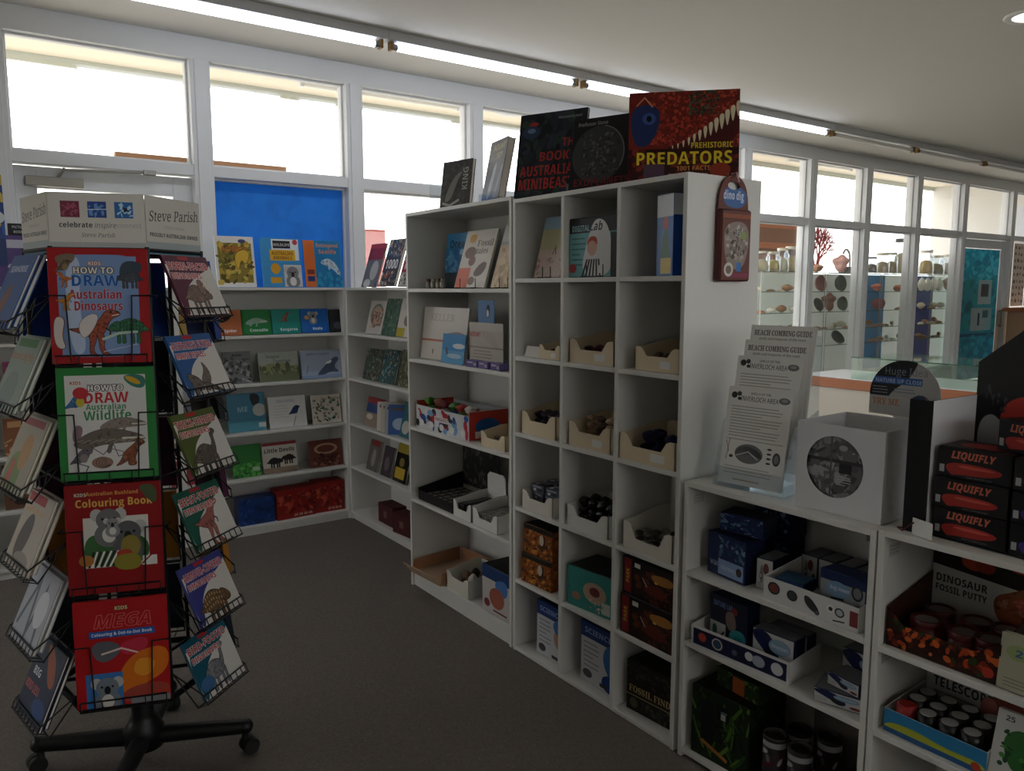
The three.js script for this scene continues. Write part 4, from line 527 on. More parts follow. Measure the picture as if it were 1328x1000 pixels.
// fourth shelf
{ const p = photo(256, 128, '#1c1c1e', (c) => { mottle(c, 0, 0, 256, 128, ['#34302c', '#4d463e', '#15151a', '#5a544a'], 70, 16); }); const t = thing('display_tray', 'long black display tray of small mineral boxes with an upright dark header', 'tray', [1.9, 0.473, -3.325], R90);
  part('front_panel', cbox(0.34, 0.05, 0.004, p, {}, 0.001).translate(0, 0.025, 0), p.a.gloss, t); for (const s of [-1, 1]) part('side_panel', slab([[0, 0], [0.27, 0], [0.27, 0.11], [0, 0.06]], 0.003).rotateY(Math.PI / 2).translate(s * 0.1685 - 0.0015, 0, 0), M.black, t); part('base_panel', span(-0.166, 0.166, 0.0005, 0.004, -0.27, -0.003), M.black, t);
  part('header_card', cbox(0.34, 0.24, 0.004, p, { front: p.front }, 0.001).translate(0.0, 0.165, -0.272), p.a.gloss, t);
  const q = photo(64, 64, '#2a2826', (c) => { E(c, 32, 30, 22, 18, '#8d8578'); mottle(c, 12, 14, 40, 34, ['#b4ab9c', '#5a544c'], 12, 7); B(c, 6, 50, 52, 8, '#c9c6be'); }); const g = cbox(0.046, 0.026, 0.046, q, { top: q.front, front: q.front }, 0.001).translate(0, 0.013, 0);
  heap('mineral_box', 'small dark boxed mineral laid in rows in the black display tray', 'mineral box', 'boxed minerals in the black tray', g, [q.a.gloss], 30, [0.3, 0.235], [1.918, 0.478, -3.325], R90, 0.05, 0.54, 1); }
tray('plain white card tray of dark packets, left of the pair on the fourth shelf', [0.16, 0.1, 0.2], [1.893, 0.4735, -3.06], R90, M.whiteCard, { dip: 0.4, back: 0.19 });
tray('plain white card tray of striped packets beside the cube shelving', [0.2, 0.1, 0.2], [1.89, 0.4735, -2.86], R90, M.whiteCard, { dip: 0.4, back: 0.19 });
{ const a = photo(96, 64, '#1f1f20', (c) => { B(c, 8, 10, 80, 10, '#6d6a64'); E(c, 48, 42, 20, 12, '#4a4640'); }), b = photo(96, 64, '#3c3a36', (c) => { for (let i = 0; i < 6; i++) B(c, i * 18, 0, 8, 64, '#c4c0b6'); E(c, 40, 36, 20, 14, '#6a6660'); });
  heap('stone_packet', 'dark flat stone packet in the left white card tray', 'packet', 'dark stone packets', cbox(0.05, 0.03, 0.06, a, { top: a.front, front: a.front }).translate(0, 0.015, 0), [a.a.gloss], 12, [0.13, 0.17], [1.91, 0.478, -3.06], R90, 0.06, 0.5, 1);
  heap('stone_packet', 'striped black and white stone packet in the right white card tray', 'packet', 'striped stone packets', cbox(0.055, 0.026, 0.06, b, { top: b.front, front: b.front }).translate(0, 0.013, 0), [b.a.gloss], 18, [0.17, 0.17], [1.91, 0.478, -2.86], R90, 0.06, 0.44, 1); }
// bottom shelf
{ const t = thing('cardboard_lid', 'large tan cardboard lid jutting out of the bottom left of the wide bookcase', 'cardboard box', [1.9, 0.0965, -3.345], R90 + 0.06); const tan = std('#a97a58', 0.8), tan2 = std('#bfa184', 0.8);
  part('base_panel', span(-0.13, 0.13, 0.002, 0.006, -0.26, 0.05), tan2, t); part('front_flap', slab([[-0.13, 0], [0.13, 0], [0.145, 0.07], [-0.145, 0.07]], 0.003).rotateX(0.65).translate(0, 0.007, 0.051), tan2, t); for (const s of [-1, 1]) part('side_flap', slab([[0, 0], [0.3, 0], [0.3, 0.07], [0.01, 0.06]], 0.003).rotateY(Math.PI / 2).translate(s > 0 ? 0.13 : -0.133, 0.007, 0.048), tan, t); part('back_panel', span(-0.13, 0.13, 0.0065, 0.075, -0.263, -0.26), tan, t); }
tray('white card tray with brown paper items on the bottom shelf of the wide bookcase', [0.2, 0.11, 0.2], [1.888, 0.0965, -3.1], R90, M.boardCream, { dip: 0.6 });
heap('bark_figure', 'small brown and white wooden figure standing in the bottom shelf tray', 'figure', 'wooden figures in the bottom tray', lump(0.026, 1.5), [std('#6a4a36', 0.7), std('#c9c4b8', 0.7), std('#3c3530', 0.7)], 4, [0.13, 0.12], [1.93, 0.146, -3.1], R90, 0.065);
carton('blue topped box with a stone photo on the bottom shelf of the wide bookcase', print(224, 224, '#24406e', (c, w, h) => { B(c, 0, 0, w, h, '#c4c0bc'); B(c, 0, 0, w, 60, '#24406e'); blob(c, [[90, 60], [200, 30], [210, 110], [140, 130]], '#4a78b4'); E(c, 120, 140, 60, 50, '#a8604c'); E(c, 40, 180, 24, 20, '#7a3034'); B(c, 90, 200, 110, 8, '#6a2a30'); }, { th: 80, top: (c, w, h) => B(c, 0, 0, w, h, '#16181e') }), [0.22, 0.215, 0.18], [1.89, 0.095, -2.775], R90);
// --- cubes, top row
sh('pale pink landscape book in the top left cube', photo(176, 240, '#c4b2a8', (c) => { B(c, 0, 0, 176, 50, '#8fa9bc'); B(c, 0, 50, 176, 80, '#b4b08c'); mottle(c, 0, 140, 176, 100, ['#d0b4ae', '#a88a84', '#c9bab0'], 40, 20); L(c, [[80, 150], [90, 120], [96, 150]], '#4a4a3c', 4); }), 0.205, 0.25, 0.012, -2.46, 1.5925, 1.935, 0.26);
stand('black wire stand before the pale pink book in the top left cube', -2.47, 1.5925, 1.934, 0.05);
{ const p = print(288, 224, '#15181c', (c, w, h) => { B(c, 0, 0, w, h, '#6fa9ac'); B(c, 0, 0, w, 56, '#16191d'); T(c, 'DIGITAL', 70, 38, 32, '#8fc4c4', { max: 110 }); lines(c, 14, 74, 90, 6, 20, '#3f7478', 6); blob(c, [[60, 224], [120, 60], [160, 0], [230, 20], [260, 120], [250, 224]], '#d4d4d2'); T(c, 'Lab', 160, 34, 46, '#2a3040', { it: true }); E(c, 140, 110, 30, 34, '#c9a08a'); blob(c, [[106, 110], [120, 70], [170, 72], [172, 110], [150, 84], [124, 90]], '#b5402c'); for (let i = 0; i < 6; i++) L(c, [[80 + i * 22, 224], [110 + i * 14, 160]], '#17181a', 9); E(c, 22, 190, 22, 18, '#a83a3a'); B(c, 250, 60, 38, 164, '#1a1c20'); B(c, 180, 180, 50, 30, '#d8d8d6'); }); carton('science kit box showing a red-haired child, in the top middle cube', p, [0.262, 0.215, 0.06], [1.905, 1.5925, -2.168], R90, { name: 'science_kit' }); }
stand('black wire stand before the science kit box', -2.15, 1.5925, 1.904, 0.09);
carton('tall blue sand art box with a plant picture in the top right cube', print(96, 256, '#1d4a94', (c, w, h) => { B(c, 0, 0, w, h, '#2a6aae'); B(c, 0, 0, w, 70, '#c9ccd0'); blob(c, [[20, 230], [40, 120], [60, 90], [70, 150], [80, 220]], '#2f6a3c'); E(c, 50, 90, 16, 22, '#a83a34'); B(c, 26, 200, 60, 50, '#c9b03a'); }, { sw: 128, side: (c, w, h) => { B(c, 0, 0, w, h, '#1f4c9c'); B(c, 0, 0, w, 66, '#c4c8cc'); lines(c, 30, 110, 70, 5, 22, '#3f6cb4', 5); } }), [0.1, 0.262, 0.17], [1.91, 1.5925, -1.82], R90 - 0.25);
// second row of cubes
tray('shallow pale wooden tray in the second row left cube', [0.13, 0.07, 0.18], [1.9, 1.2755, -2.41], R90, M.ply, { tag: 1 }); tray('pale wooden tray of maroon stones in the second row middle cube', [0.245, 0.11, 0.22], [1.9, 1.2755, -2.165], R90, M.ply, { tag: 1, dip: 0.45 }); tray('pale wooden tray in the second row right cube', [0.2, 0.1, 0.22], [1.9, 1.2755, -1.835], R90, M.ply, { tag: 1 });
heap('pouch', 'small black pouch in the second row left wooden tray', 'pouch', 'black pouches', lump(0.022, 0.7), [std('#131315', 0.6)], 6, [0.09, 0.12], [1.92, 1.3, -2.41], R90, 0.045);
heap('polished_stone', 'maroon polished stone in the second row middle wooden tray', 'stone', 'maroon stones', lump(0.02, 0.7), [std('#3a1a1c', 0.3), std('#5a2024', 0.3), std('#241a1a', 0.3)], 18, [0.19, 0.16], [1.93, 1.298, -2.165], R90, 0.046);
heap('polished_stone', 'brown polished stone in the second row right wooden tray', 'stone', 'brown stones', lump(0.02, 0.7), [std('#3c2a20', 0.3), std('#5a4434', 0.3)], 12, [0.14, 0.16], [1.93, 1.296, -1.835], R90, 0.046);
{ const t = thing('price_card', 'blank white folded price card left of the second row left tray', 'price card', [1.91, 1.2757, -2.54], R90); part('card', [slab([[-0.05, 0], [0.05, 0], [0.05, 0.045], [-0.05, 0.045]], 0.001).rotateX(-0.35), slab([[-0.05, 0], [0.05, 0], [0.05, 0.045], [-0.05, 0.045]], 0.001).rotateX(0.35).translate(0, 0, -0.033)], M.whiteCard, t); }
// third row
tray('pale wooden tray of dark purple stones in the third row left cube', [0.225, 0.115, 0.22], [1.895, 0.958, -2.475], R90, M.ply, { dip: 0.5 }); tray('pale wooden tray of beige seed stones in the third row middle cube', [0.235, 0.115, 0.22], [1.895, 0.958, -2.165], R90, M.ply, { tag: 1, dip: 0.5 }); tray('pale wooden tray of dark blue velvet pouches in the third row right cube', [0.262, 0.115, 0.24], [1.886, 0.958, -1.86], R90, M.ply, { tag: 1, dip: 0.45 });
heap('polished_stone', 'dark purple polished stone in the third row left wooden tray', 'stone', 'dark purple stones', lump(0.022, 0.7), [std('#1f161f', 0.3), std('#2c2028', 0.3)], 20, [0.17, 0.14], [1.93, 1.008, -2.475], R90, 0.048);
heap('polished_stone', 'striped beige stone in the third row middle wooden tray', 'stone', 'beige stones', lump(0.02, 0.6), [std('#9a7f66', 0.4), std('#5a4436', 0.4), std('#b79c82', 0.4)], 21, [0.16, 0.12], [1.936, 1.008, -2.165], R90, 0.048);
heap('velvet_pouch', 'dark blue velvet pouch in the third row right wooden tray', 'pouch', 'velvet pouches', lump(0.026, 0.8, 2, 0.3), [std('#15153a', 0.9), std('#1c1a44', 0.9)], 13, [0.17, 0.17], [1.925, 0.998, -1.86], R90, 0.068, 0.62);
{ const p = photo(96, 96, '#b4aca4', (c) => { E(c, 60, 50, 30, 34, '#34305c'); E(c, 60, 46, 18, 20, '#55508a'); }); const t = thing('header_card', 'grey header card with a violet gem picture behind the velvet pouches', 'display card', [2.1, 1.1, -1.77], R90); part('card', cbox(0.09, 0.12, 0.002, p, { front: p.front }, 0.0004).translate(0, 0.06, 0), p.a.matt, t); part('stem', span(-0.02, 0.02, -0.1405, 0.002, -0.002, 0), M.whiteCard, t); }
// fourth row
tray('white card tray of grey boxes in the fourth row left cube', [0.205, 0.1, 0.22], [1.89, 0.641, -2.475], R90, M.boardCream, { dip: 0.5 }); tray('white card tray of shiny black stones in the fourth row middle cube', [0.235, 0.105, 0.22], [1.89, 0.641, -2.165], R90, M.whiteCard, { dip: 0.45, tag: 1 }); tray('cream card tray of small grey charms in the fourth row right cube', [0.235, 0.12, 0.24], [1.888, 0.641, -1.85], R90, M.boardCream, { dip: 0.35, back: 0.24 });
{ const a = photo(96, 64, '#4a4c58', (c) => { B(c, 10, 12, 70, 12, '#9aa0ac'); B(c, 16, 34, 20, 22, '#c4c8cc'); E(c, 64, 44, 18, 12, '#2a2c34'); }); heap('grey_box', 'small grey printed box stacked in the fourth row left tray', 'box', 'grey boxes', cbox(0.08, 0.032, 0.055, a, { top: a.front, front: a.front }).translate(0, 0.016, 0), [a.a.gloss], 12, [0.176, 0.16], [1.915, 0.648, -2.475], R90, 0.09, 0.36, 1); }
heap('black_stone', 'shiny black stone heaped in the fourth row middle tray', 'stone', 'black stones', lump(0.0235, 0.78), [std('#0b0b0c', 0.22), std('#151518', 0.22)], 32, [0.2, 0.18], [1.915, 0.672, -2.165], R90, 0.054, 0.6);
heap('metal_charm', 'small grey metal charm in the fourth row right tray', 'charm', 'metal charms', lump(0.016, 0.5), [std('#5a564e', 0.35, { metalness: 0.5 }), std('#8a8578', 0.35, { metalness: 0.5 })], 30, [0.2, 0.18], [1.912, 0.672, -1.85], R90, 0.042, 0.5);
// fifth row
{ const p = print(160, 128, '#5a2c14', (c, w, h) => { B(c, 0, 0, w, h, '#8a4a1c'); mottle(c, 0, 0, w, h, ['#b5702a', '#5a2c14', '#3a2010', '#c98a3a'], 60, 16); B(c, 0, 0, w, 20, '#1a1d18'); B(c, 90, 30, 30, 50, '#3a2218'); E(c, 100, 50, 12, 24, '#c9c0b0'); }, { sw: 96, side: (c, w, h) => { B(c, 0, 0, w, h, '#94521f'); mottle(c, 0, 20, w, h, ['#7a3c16', '#b56a2a'], 16, 18); }, th: 40, top: (c, w, h) => B(c, 0, 0, w, h, '#1c1f1a') });
  carton('orange dig kit box in the fifth row left cube, lower of the stack', p, [0.19, 0.125, 0.12], [1.895, 0.3225, -2.485], R90 + 0.06, { group: 'orange dig kits', name: 'dig_kit' }); carton('orange dig kit box in the fifth row left cube, upper of the stack', p, [0.19, 0.125, 0.12], [1.9, 0.4502, -2.48], R90 + 0.02, { group: 'orange dig kits', name: 'dig_kit' }); }
carton('teal box with a shell picture in the fifth row middle cube', print(192, 140, '#2b6a66', (c, w, h) => { B(c, 0, 0, w, h, '#3a8a84'); E(c, 120, 70, 50, 36, '#b9a08c'); E(c, 120, 66, 22, 16, '#6a2a24'); E(c, 40, 100, 20, 14, '#a8846a'); B(c, 150, 90, 36, 40, '#c4c8c4'); mottle(c, 100, 90, 60, 40, ['#d0c4b0', '#8a6a50'], 12, 8); }, { th: 80, top: (c, w, h) => B(c, 0, 0, w, h, '#16211f') }), [0.23, 0.16, 0.17], [1.905, 0.3225, -2.165], R90 + 0.1, { name: 'shell_kit' });
{ const p = print(224, 150, '#14100e', (c, w, h) => { B(c, 0, 0, w, h, '#1c1512'); mottle(c, 60, 40, 164, 110, ['#3a1c12', '#5c2c16', '#2a1510', '#1a1a18'], 60, 26); B(c, 8, 4, 32, 140, '#7a1a20'); T(c, 'PARK', 24, 74, 24, '#c9a03a', { rot: -Math.PI / 2 }); blob(c, [[120, 30], [220, 20], [224, 60], [140, 64]], '#a8743a'); blob(c, [[80, 90], [180, 60], [200, 120], [120, 120]], '#5a241a'); E(c, 150, 60, 8, 5, '#d9b04a'); B(c, 54, 12, 26, 18, '#d4d2cc'); L(c, [[90, 60], [110, 90]], '#d8d4cc', 3); });
  carton('dark dinosaur toy box in the fifth row right cube, lower of the stack', p, [0.255, 0.145, 0.15], [1.89, 0.3225, -1.85], R90, { group: 'dark dinosaur toy boxes' }); carton('dark dinosaur toy box in the fifth row right cube, upper of the stack', p, [0.25, 0.135, 0.15], [1.893, 0.4702, -1.848], R90 - 0.02, { group: 'dark dinosaur toy boxes' }); }
// bottom row
{ const p = (alt) => print(192, 256, '#1a2f62', (c, w, h) => { B(c, 0, 0, w, h, '#c4c6ca'); B(c, 0, 0, w, 66, '#1d3670'); T(c, 'SCIENCE', 90, 34, 34, '#8ea6d4', { max: 140 }); lines(c, 16, 84, 80, 6, 20, '#8a8e96', 6); blob(c, alt ? [[130, 60], [192, 40], [192, 240], [150, 200], [110, 130]] : [[110, 110], [192, 60], [192, 200], [120, 190]], alt ? '#3f74b4' : '#b08a74'); E(c, 150, alt ? 220 : 90, 40, 36, alt ? '#1f3f86' : '#3f74b4'); E(c, 36, 220, 24, 18, '#3c3c40'); B(c, 100, 230, 40, 16, '#3a3a3e'); }, { th: 70, top: (c, w, h) => B(c, 0, 0, w, h, '#10131c') });
  carton('blue and white science box with a tan picture in the bottom left cube', p(0), [0.195, 0.235, 0.13], [1.925, 0.02, -2.42], R90, { name: 'science_kit' }); carton('blue and white science box with a globe picture in the bottom middle cube', p(1), [0.215, 0.245, 0.15], [1.93, 0.02, -2.13], R90, { name: 'science_kit' }); }
carton('black and gold fossil box in the bottom right cube', print(224, 200, '#14130f', (c, w, h) => { B(c, 0, 0, w, h, '#191812'); mottle(c, 0, 0, w, 90, ['#2a2a24', '#3c3a2e', '#1f2620'], 40, 20); B(c, 0, 84, w, 50, '#241f16'); T(c, 'FOSSIL FIND', 112, 110, 36, '#c9b27a', { max: 200, font: 'serif' }); B(c, 0, 134, w, 4, '#a8946a'); E(c, 36, 166, 20, 20, '#55503c'); mottle(c, 80, 145, 130, 45, ['#4a4a3c', '#2c3430'], 20, 16); }, { th: 120, top: (c, w, h) => mottle(c, 0, 0, w, h, ['#2a2a26', '#1a1a18', '#3c3a34'], 40, 20) }), [0.215, 0.19, 0.22], [1.93, 0.02, -1.862], R90 + 0.08, { name: 'fossil_kit' });
// ---------------------------------------------------------------- low units: goods on top
{ // acrylic leaflet holder, four stepped tiers
  const x = 1.93, z = -1.478, y = 0.938, tl = 0.17, t = thing('leaflet_holder', 'clear four tier leaflet holder on the low shelf by the end of the cube shelving', 'leaflet holder', [x, y + 0.001, z], R90 + 0.12);
  const W = 0.235, g = [span(-W / 2, W / 2, 0, 0.003, -0.2, 0.0), span(-W / 2, W / 2, 0.003, 0.47, -0.2, -0.197)], fr = [];
  [0.06, 0.12, 0.17, 0.22].forEach((h, i) => { const s = box(W, h, 0.0025, 0, h / 2 + 0.003, 0, 0.0008).rotateX(-tl).translate(0, 0, -0.004 - i * 0.03); fr.push(s); });
  for (const s of [-1, 1]) g.push(slab([[0, 0], [0.2, 0], [0.2, 0.24], [0.05, 0.2], [0.0, 0.03]], 0.0025).rotateY(Math.PI / 2).translate(s > 0 ? W / 2 : -W / 2 - 0.0025, 0.003, 0));
  part('body', g.map((q) => q.index ? q.toNonIndexed() : q), M.acrylic, t); part('divider', fr, M.acrylic, t);
  const page = (k) => print(256, 360, '#cfccc6', (c, w, h) => {
    B(c, 0, 0, w, h, '#f2f1ee');
    if (k) { T(c, 'BEACH COMBING GUIDE', 128, 26, 28, '#26282c', { font: 'serif', max: 232 }); T(c, 'shells and treasures of the coast', 128, 48, 13, '#55565a', { bold: false }); lines(c, 20, 66, 210, 18, 15, '#a8a6a2', 3); return; }
    E(c, 26, 26, 12, 12, '#2a2b2e'); E(c, 46, 20, 9, 9, '#3a3b3e'); E(c, 48, 38, 8, 6, '#2a2b2e'); T(c, 'SHELLS OF THE', 132, 16, 12, '#3a3b3e', { bold: false }); T(c, 'INVERLOCH AREA', 128, 36, 25, '#303236', { max: 150, bold: false }); E(c, 226, 32, 22, 12, '#77787a'); E(c, 226, 30, 12, 6, '#a8a8a6');
    lines(c, 20, 66, 210, 11, 11, '#aeaca8', 3); B(c, 14, 190, 226, 2, '#8a8986'); E(c, 112, 240, 56, 36, '#77787a'); c.strokeStyle = '#3c3d40'; c.lineWidth = 2; for (let i = 0; i < 9; i++) { c.beginPath(); c.ellipse(112 + i * 2, 246, 52 - i * 4, 30 - i * 3, 0.1, 3, 6.3); c.stroke(); } L(c, [[64, 250], [110, 232], [150, 256]], '#e0deda', 4); L(c, [[30, 190], [22, 270]], '#55565a', 2); L(c, [[16, 200], [30, 240]], '#55565a', 2); E(c, 42, 256, 8, 6, '#3c3d40'); E(c, 222, 244, 15, 24, '#4a4b4e'); E(c, 222, 244, 9, 16, '#8a8b8c'); for (let i = 0; i < 4; i++) E(c, 192, 212 + i * 17, 9, 3.5, '#2e2f32');
    lines(c, 20, 292, 200, 3, 12, '#b4b2ae', 3); lines(c, 60, 338, 120, 1, 8, '#b9906c', 4);
  });
  const guide = page(1), area = page(0);
  const sheet = (i, p, h, n, lab, drop = 0) => { const l = thing('leaflet_stack', lab, 'leaflets', [x, y + 0.004, z], R90 + 0.12); for (let j = 0; j < n; j++) part('leaflet', cbox(0.215, 0.297, 0.0011, p, { front: p.front }, 0.0003).translate(rr(-0.003, 0.003), 0.1485 + h + rr(-0.004, 0.004), -0.004 - j * 0.0014).rotateX(-tl).translate(0, 0.002, -0.004 - i * 0.03), p.a.matt, l); return l; };
  sheet(0, area, 0.01, 5, 'white shell leaflets of the local area in the lowest, front tier of the holder'); sheet(1, area, 0.105, 4, 'white shell leaflets of the local area in the second tier of the holder'); sheet(2, guide, 0.157, 4, 'white beach combing leaflets in the third tier of the holder'); sheet(3, guide, 0.2, 9, 'thick stack of white beach combing leaflets in the rear, topmost tier');
}
{ // white display box with a round opening
  const [w, h, d] = [0.25, 0.245, 0.255], t = thing('display_box', 'white open-topped cardboard box with a round window on its front', 'box', [1.925, 0.939, -1.178], R90 + 0.04);
  const s = new THREE.Shape([[-w / 2, 0], [w / 2, 0], [w / 2, h], [-w / 2, h]].map(([a, b]) => new THREE.Vector2(a, b))), o = new THREE.Path(); o.absellipse(-0.012, 0.13, 0.083, 0.085, 0, Math.PI * 2, true); s.holes.push(o);
  const card = std('#d9d9dc', 0.6); part('front_panel', new THREE.ExtrudeGeometry(s, { depth: 0.003, bevelEnabled: false, curveSegments: 40 }).translate(0, 0, -0.003), card, t);
  for (const k of [-1, 1]) part('side_panel', span(k > 0 ? w / 2 - 0.003 : -w / 2, k > 0 ? w / 2 : -w / 2 + 0.003, 0, h, -d, -0.0032, 0.0005), card, t); part('back_panel', span(-w / 2 + 0.003, w / 2 - 0.003, 0, h, -d, -d + 0.003, 0.0005), card, t); part('base_panel', span(-w / 2 + 0.003, w / 2 - 0.003, 0.0005, 0.003, -d + 0.003, -0.003, 0.0005), card, t);
  const p = photo(224, 224, '#6a6a6c', (c) => { mottle(c, 0, 0, 224, 224, ['#4a4a4e', '#8d8d90', '#5a5a5e', '#a4a4a6'], 90, 26); B(c, 0, 90, 224, 10, '#3a3a3e'); B(c, 120, 100, 40, 30, '#2a2a30'); lines(c, 112, 140, 50, 4, 8, '#b4b4b6', 3); B(c, 90, 0, 6, 224, '#5c5c60'); }); part('inner_picture', cbox(0.2, 0.2, 0.002, p, { front: p.front }, 0.0004).translate(-0.01, 0.13, -0.012), p.a.gloss, t);
  const q = print(256, 192, '#c9c8c4', (c, ww, hh) => { B(c, 0, 0, ww, hh, '#bdbcb9'); blob(c, [[-20, 192], [-20, -40], [190, -40], [150, 60], [80, 110], [60, 150], [0, 130]], '#14161c'); B(c, 0, 60, 190, 24, '#2a5aa6'); T(c, 'Huge Idea', 130, 40, 34, '#8a8f9c', { bold: false }); T(c, 'NATURE UP CLOSE', 104, 72, 20, '#b4c6e0', { max: 170 }); lines(c, 10, 94, 60, 3, 10, '#9a9ca4', 3); lines(c, 90, 98, 80, 2, 10, '#7a8aa4', 3); B(c, 0, 126, 256, 66, '#c4c3c0'); T(c, 'TRY ME', 62, 146, 30, '#c07a4c', { font: 'serif', max: 100 }); E(c, 186, 146, 36, 32, '#2a3a5c'); mottle(c, 156, 120, 60, 52, ['#c9602c', '#d98a4c', '#1f2c4a'], 24, 7); T(c, 'nature', 186, 146, 18, '#cfd6e0'); });
  const hs = []; for (let i = 0; i <= 28; i++) { const a = Math.PI * i / 28; hs.push([0.1 * Math.cos(a), 0.06 + 0.1 * Math.sin(a)]); } hs.push([-0.1, 0], [0.1, 0]);
  const g = slab(hs, 0.003), uv = g.attributes.uv, pp = g.attributes.position, [u0, v0, u1, v1] = q.front; for (let i = 0; i < pp.count; i++) uv.setXY(i, u0 + (u1 - u0) * (pp.getX(i) + 0.1) / 0.2, v0 + (v1 - v0) * pp.getY(i) / 0.16);
  const hd = thing('header_card', 'semicircular black, blue and white header card reading TRY ME behind the white box', 'display card', [2.186, 1.19, -1.145], R90 + 0.04); part('card', g, q.a.matt, hd); part('stem', span(-0.03, 0.03, -0.251, 0.02, -0.003, -0.0005), M.whiteCard, hd);
}
{ // black toy rocket display
  const t = thing('toy_display', 'black counter display with a tall printed header on the right low shelf', 'display stand', [1.925, 0.946, -0.74], R90 - 0.03), blk = std('#08080a', 0.85);
  part('side_panel', span(-0.2, -0.194, 0, 0.335, -0.2, 0.012, 0.001), blk, t); part('side_lining', span(-0.194, -0.1925, 0, 0.335, -0.2, 0.01, 0.0004), std('#cfcfd2', 0.6), t); part('side_edge', span(-0.25, -0.195, 0, 0.335, 0.0125, 0.0145, 0.0005), blk, t);
  part('side_panel', span(0.194, 0.2, 0, 0.335, -0.2, 0.012, 0.001), blk, t); part('base_panel', span(-0.194, 0.194, 0.0005, 0.004, -0.2, 0.0, 0.0005), blk, t);
  const p = print(384, 420, '#0e0e10', (c, w, h) => { B(c, 0, 0, w, h, '#0f0f11'); T(c, 'LIQUIFLY', 260, 40, 60, '#c9503c', { it: true, max: 240 }); blob(c, [[8, 270], [60, 240], [90, 300], [70, 330], [10, 330]], '#a8a8ac'); blob(c, [[50, 240], [110, 200], [384, 150], [384, 260], [160, 290], [110, 370], [80, 300]], '#b5332a'); blob(c, [[140, 250], [384, 190], [384, 220], [180, 270]], '#d9685a'); T(c, 'WATER ROCKETS', 240, 340, 28, '#55555a', { max: 240 }); mottle(c, 20, 220, 60, 20, ['#3a3a3e'], 12, 6); });
  const hs = [[-0.194, 0], [0.194, 0], [0.194, 0.62], [0.0, 0.62], [-0.1, 0.5], [-0.194, 0.42]], g = slab(hs, 0.004), uv = g.attributes.uv, pp = g.attributes.position, [u0, v0, u1, v1] = p.front; for (let i = 0; i < pp.count; i++) uv.setXY(i, u0 + (u1 - u0) * (pp.getX(i) + 0.194) / 0.388, v0 + (v1 - v0) * Math.max(0, pp.getY(i) - 0.2) / 0.42);
  part('header_panel', g.translate(0, 0, -0.2), p.a.gloss, t);
  const bx = (body, hl) => print(256, 100, '#101012', (c, w, h) => { B(c, 0, 0, w, h, '#121114'); T(c, 'LIQUIFLY', 120, 22, 34, '#d0604a', { it: true, stroke: '#e8b08a', sw: 1, max: 190 }); blob(c, [[20, 60], [70, 46], [200, 50], [236, 66], [190, 84], [70, 88], [50, 96]], body); blob(c, [[70, 54], [190, 56], [210, 64], [80, 66]], hl); B(c, 6, 60, 18, 26, '#a8a8ac'); T(c, 'water powered rocket', 150, 92, 9, '#8a8a8e', { bold: false }); }, { th: 50, top: (c, w, h) => { B(c, 0, 0, w, h, '#151316'); blob(c, [[30, 20], [120, 8], [230, 20], [200, 36], [60, 40]], body); } });
  const red = bx('#a52e28', '#c9564a'), vio = bx('#3f2c78', '#5c48a0'); let k = 0;
  for (let r = 0; r < 4; r++) for (let q = 0; q < 2; q++) { if (r === 3 && !q) continue; const p2 = q && r < 3 ? vio : red, n = ['bottom', 'second', 'third', 'top'][r]; carton(`black box with a ${q && r < 3 ? 'violet' : 'red'} rocket picture, ${n} row of the toy display`, p2, [0.165, 0.073, 0.12], [1.925 + rr(-0.006, 0.01) + (r === 3 ? 0.03 : 0), 0.9505 + r * 0.0745, -0.838 + q * 0.172 - (r === 3 ? 0.07 : 0)], R90 + rr(-0.03, 0.03) - (r === 3 ? 0.3 : 0), { name: 'toy_rocket_box', group: 'toy rocket boxes' }); }
  const pt = thing('price_tag', 'white price tag on a string below the stacked rocket boxes', 'price tag', [1.896, 0.946, -0.93], R90 - 0.3); part('card', span(-0.03, 0.03, 0.0, 0.042, -0.002, 0, 0.0005), M.whiteCard, pt); part('string', wire([[-0.025, 0.03, 0.001], [-0.05, 0.004, 0.01], [-0.075, 0.004, 0.0], [-0.06, 0.004, -0.02]], 0.002), std('#5a2c22', 0.8), pt);
}
// ---------------------------------------------------------------- inside the left low unit
const lens = (c, x, y, r, f) => { E(c, x, y, r, r, '#2a2c34'); E(c, x, y, r * 0.72, r * 0.72, f); };
const sciBox = (o) => print(224, 160, '#1c2a50', (c, w, h) => { B(c, 0, 0, w, h, o.bg ?? '#1d2b56'); o.d(c, w, h); }, { sw: 60, side: (c, w, h) => B(c, 0, 0, w, h, '#1a2342'), th: 60, top: (c, w, h) => B(c, 0, 0, w, h, o.topc ?? '#1b2340') });
const la = (lab, p, s, z, y, x, o = {}) => carton(lab, p, s, [x, y, z], R90 + (o.turn ?? 0), { name: o.name ?? 'science_kit', ...o });
const bigBlue = sciBox({ d: (c) => { T(c, 'Wild Science', 80, 116, 26, '#b4c2dc', { max: 130, font: 'serif' }); mottle(c, 60, 10, 160, 80, ['#4a6a8c', '#7a94ac', '#2a3c58'], 24, 22); B(c, 66, 92, 150, 60, '#8ea8d0'); T(c, 'microscope', 140, 122, 22, '#dbe4f0', { bold: false }); lens(c, 190, 120, 16, '#5a3a34'); } });
la('blue science box with a microscope label, front left of the top shelf', bigBlue, [0.16, 0.135, 0.09], -1.542, 0.645, 1.925, { turn: -0.1 });
la('blue science box lying on top of the microscope box', sciBox({ d: (c) => { mottle(c, 0, 0, 224, 160, ['#33507a', '#6a86a4', '#1c2a48'], 40, 24); } }), [0.15, 0.06, 0.09], -1.52, 0.784, 1.965, { turn: 0.15 });
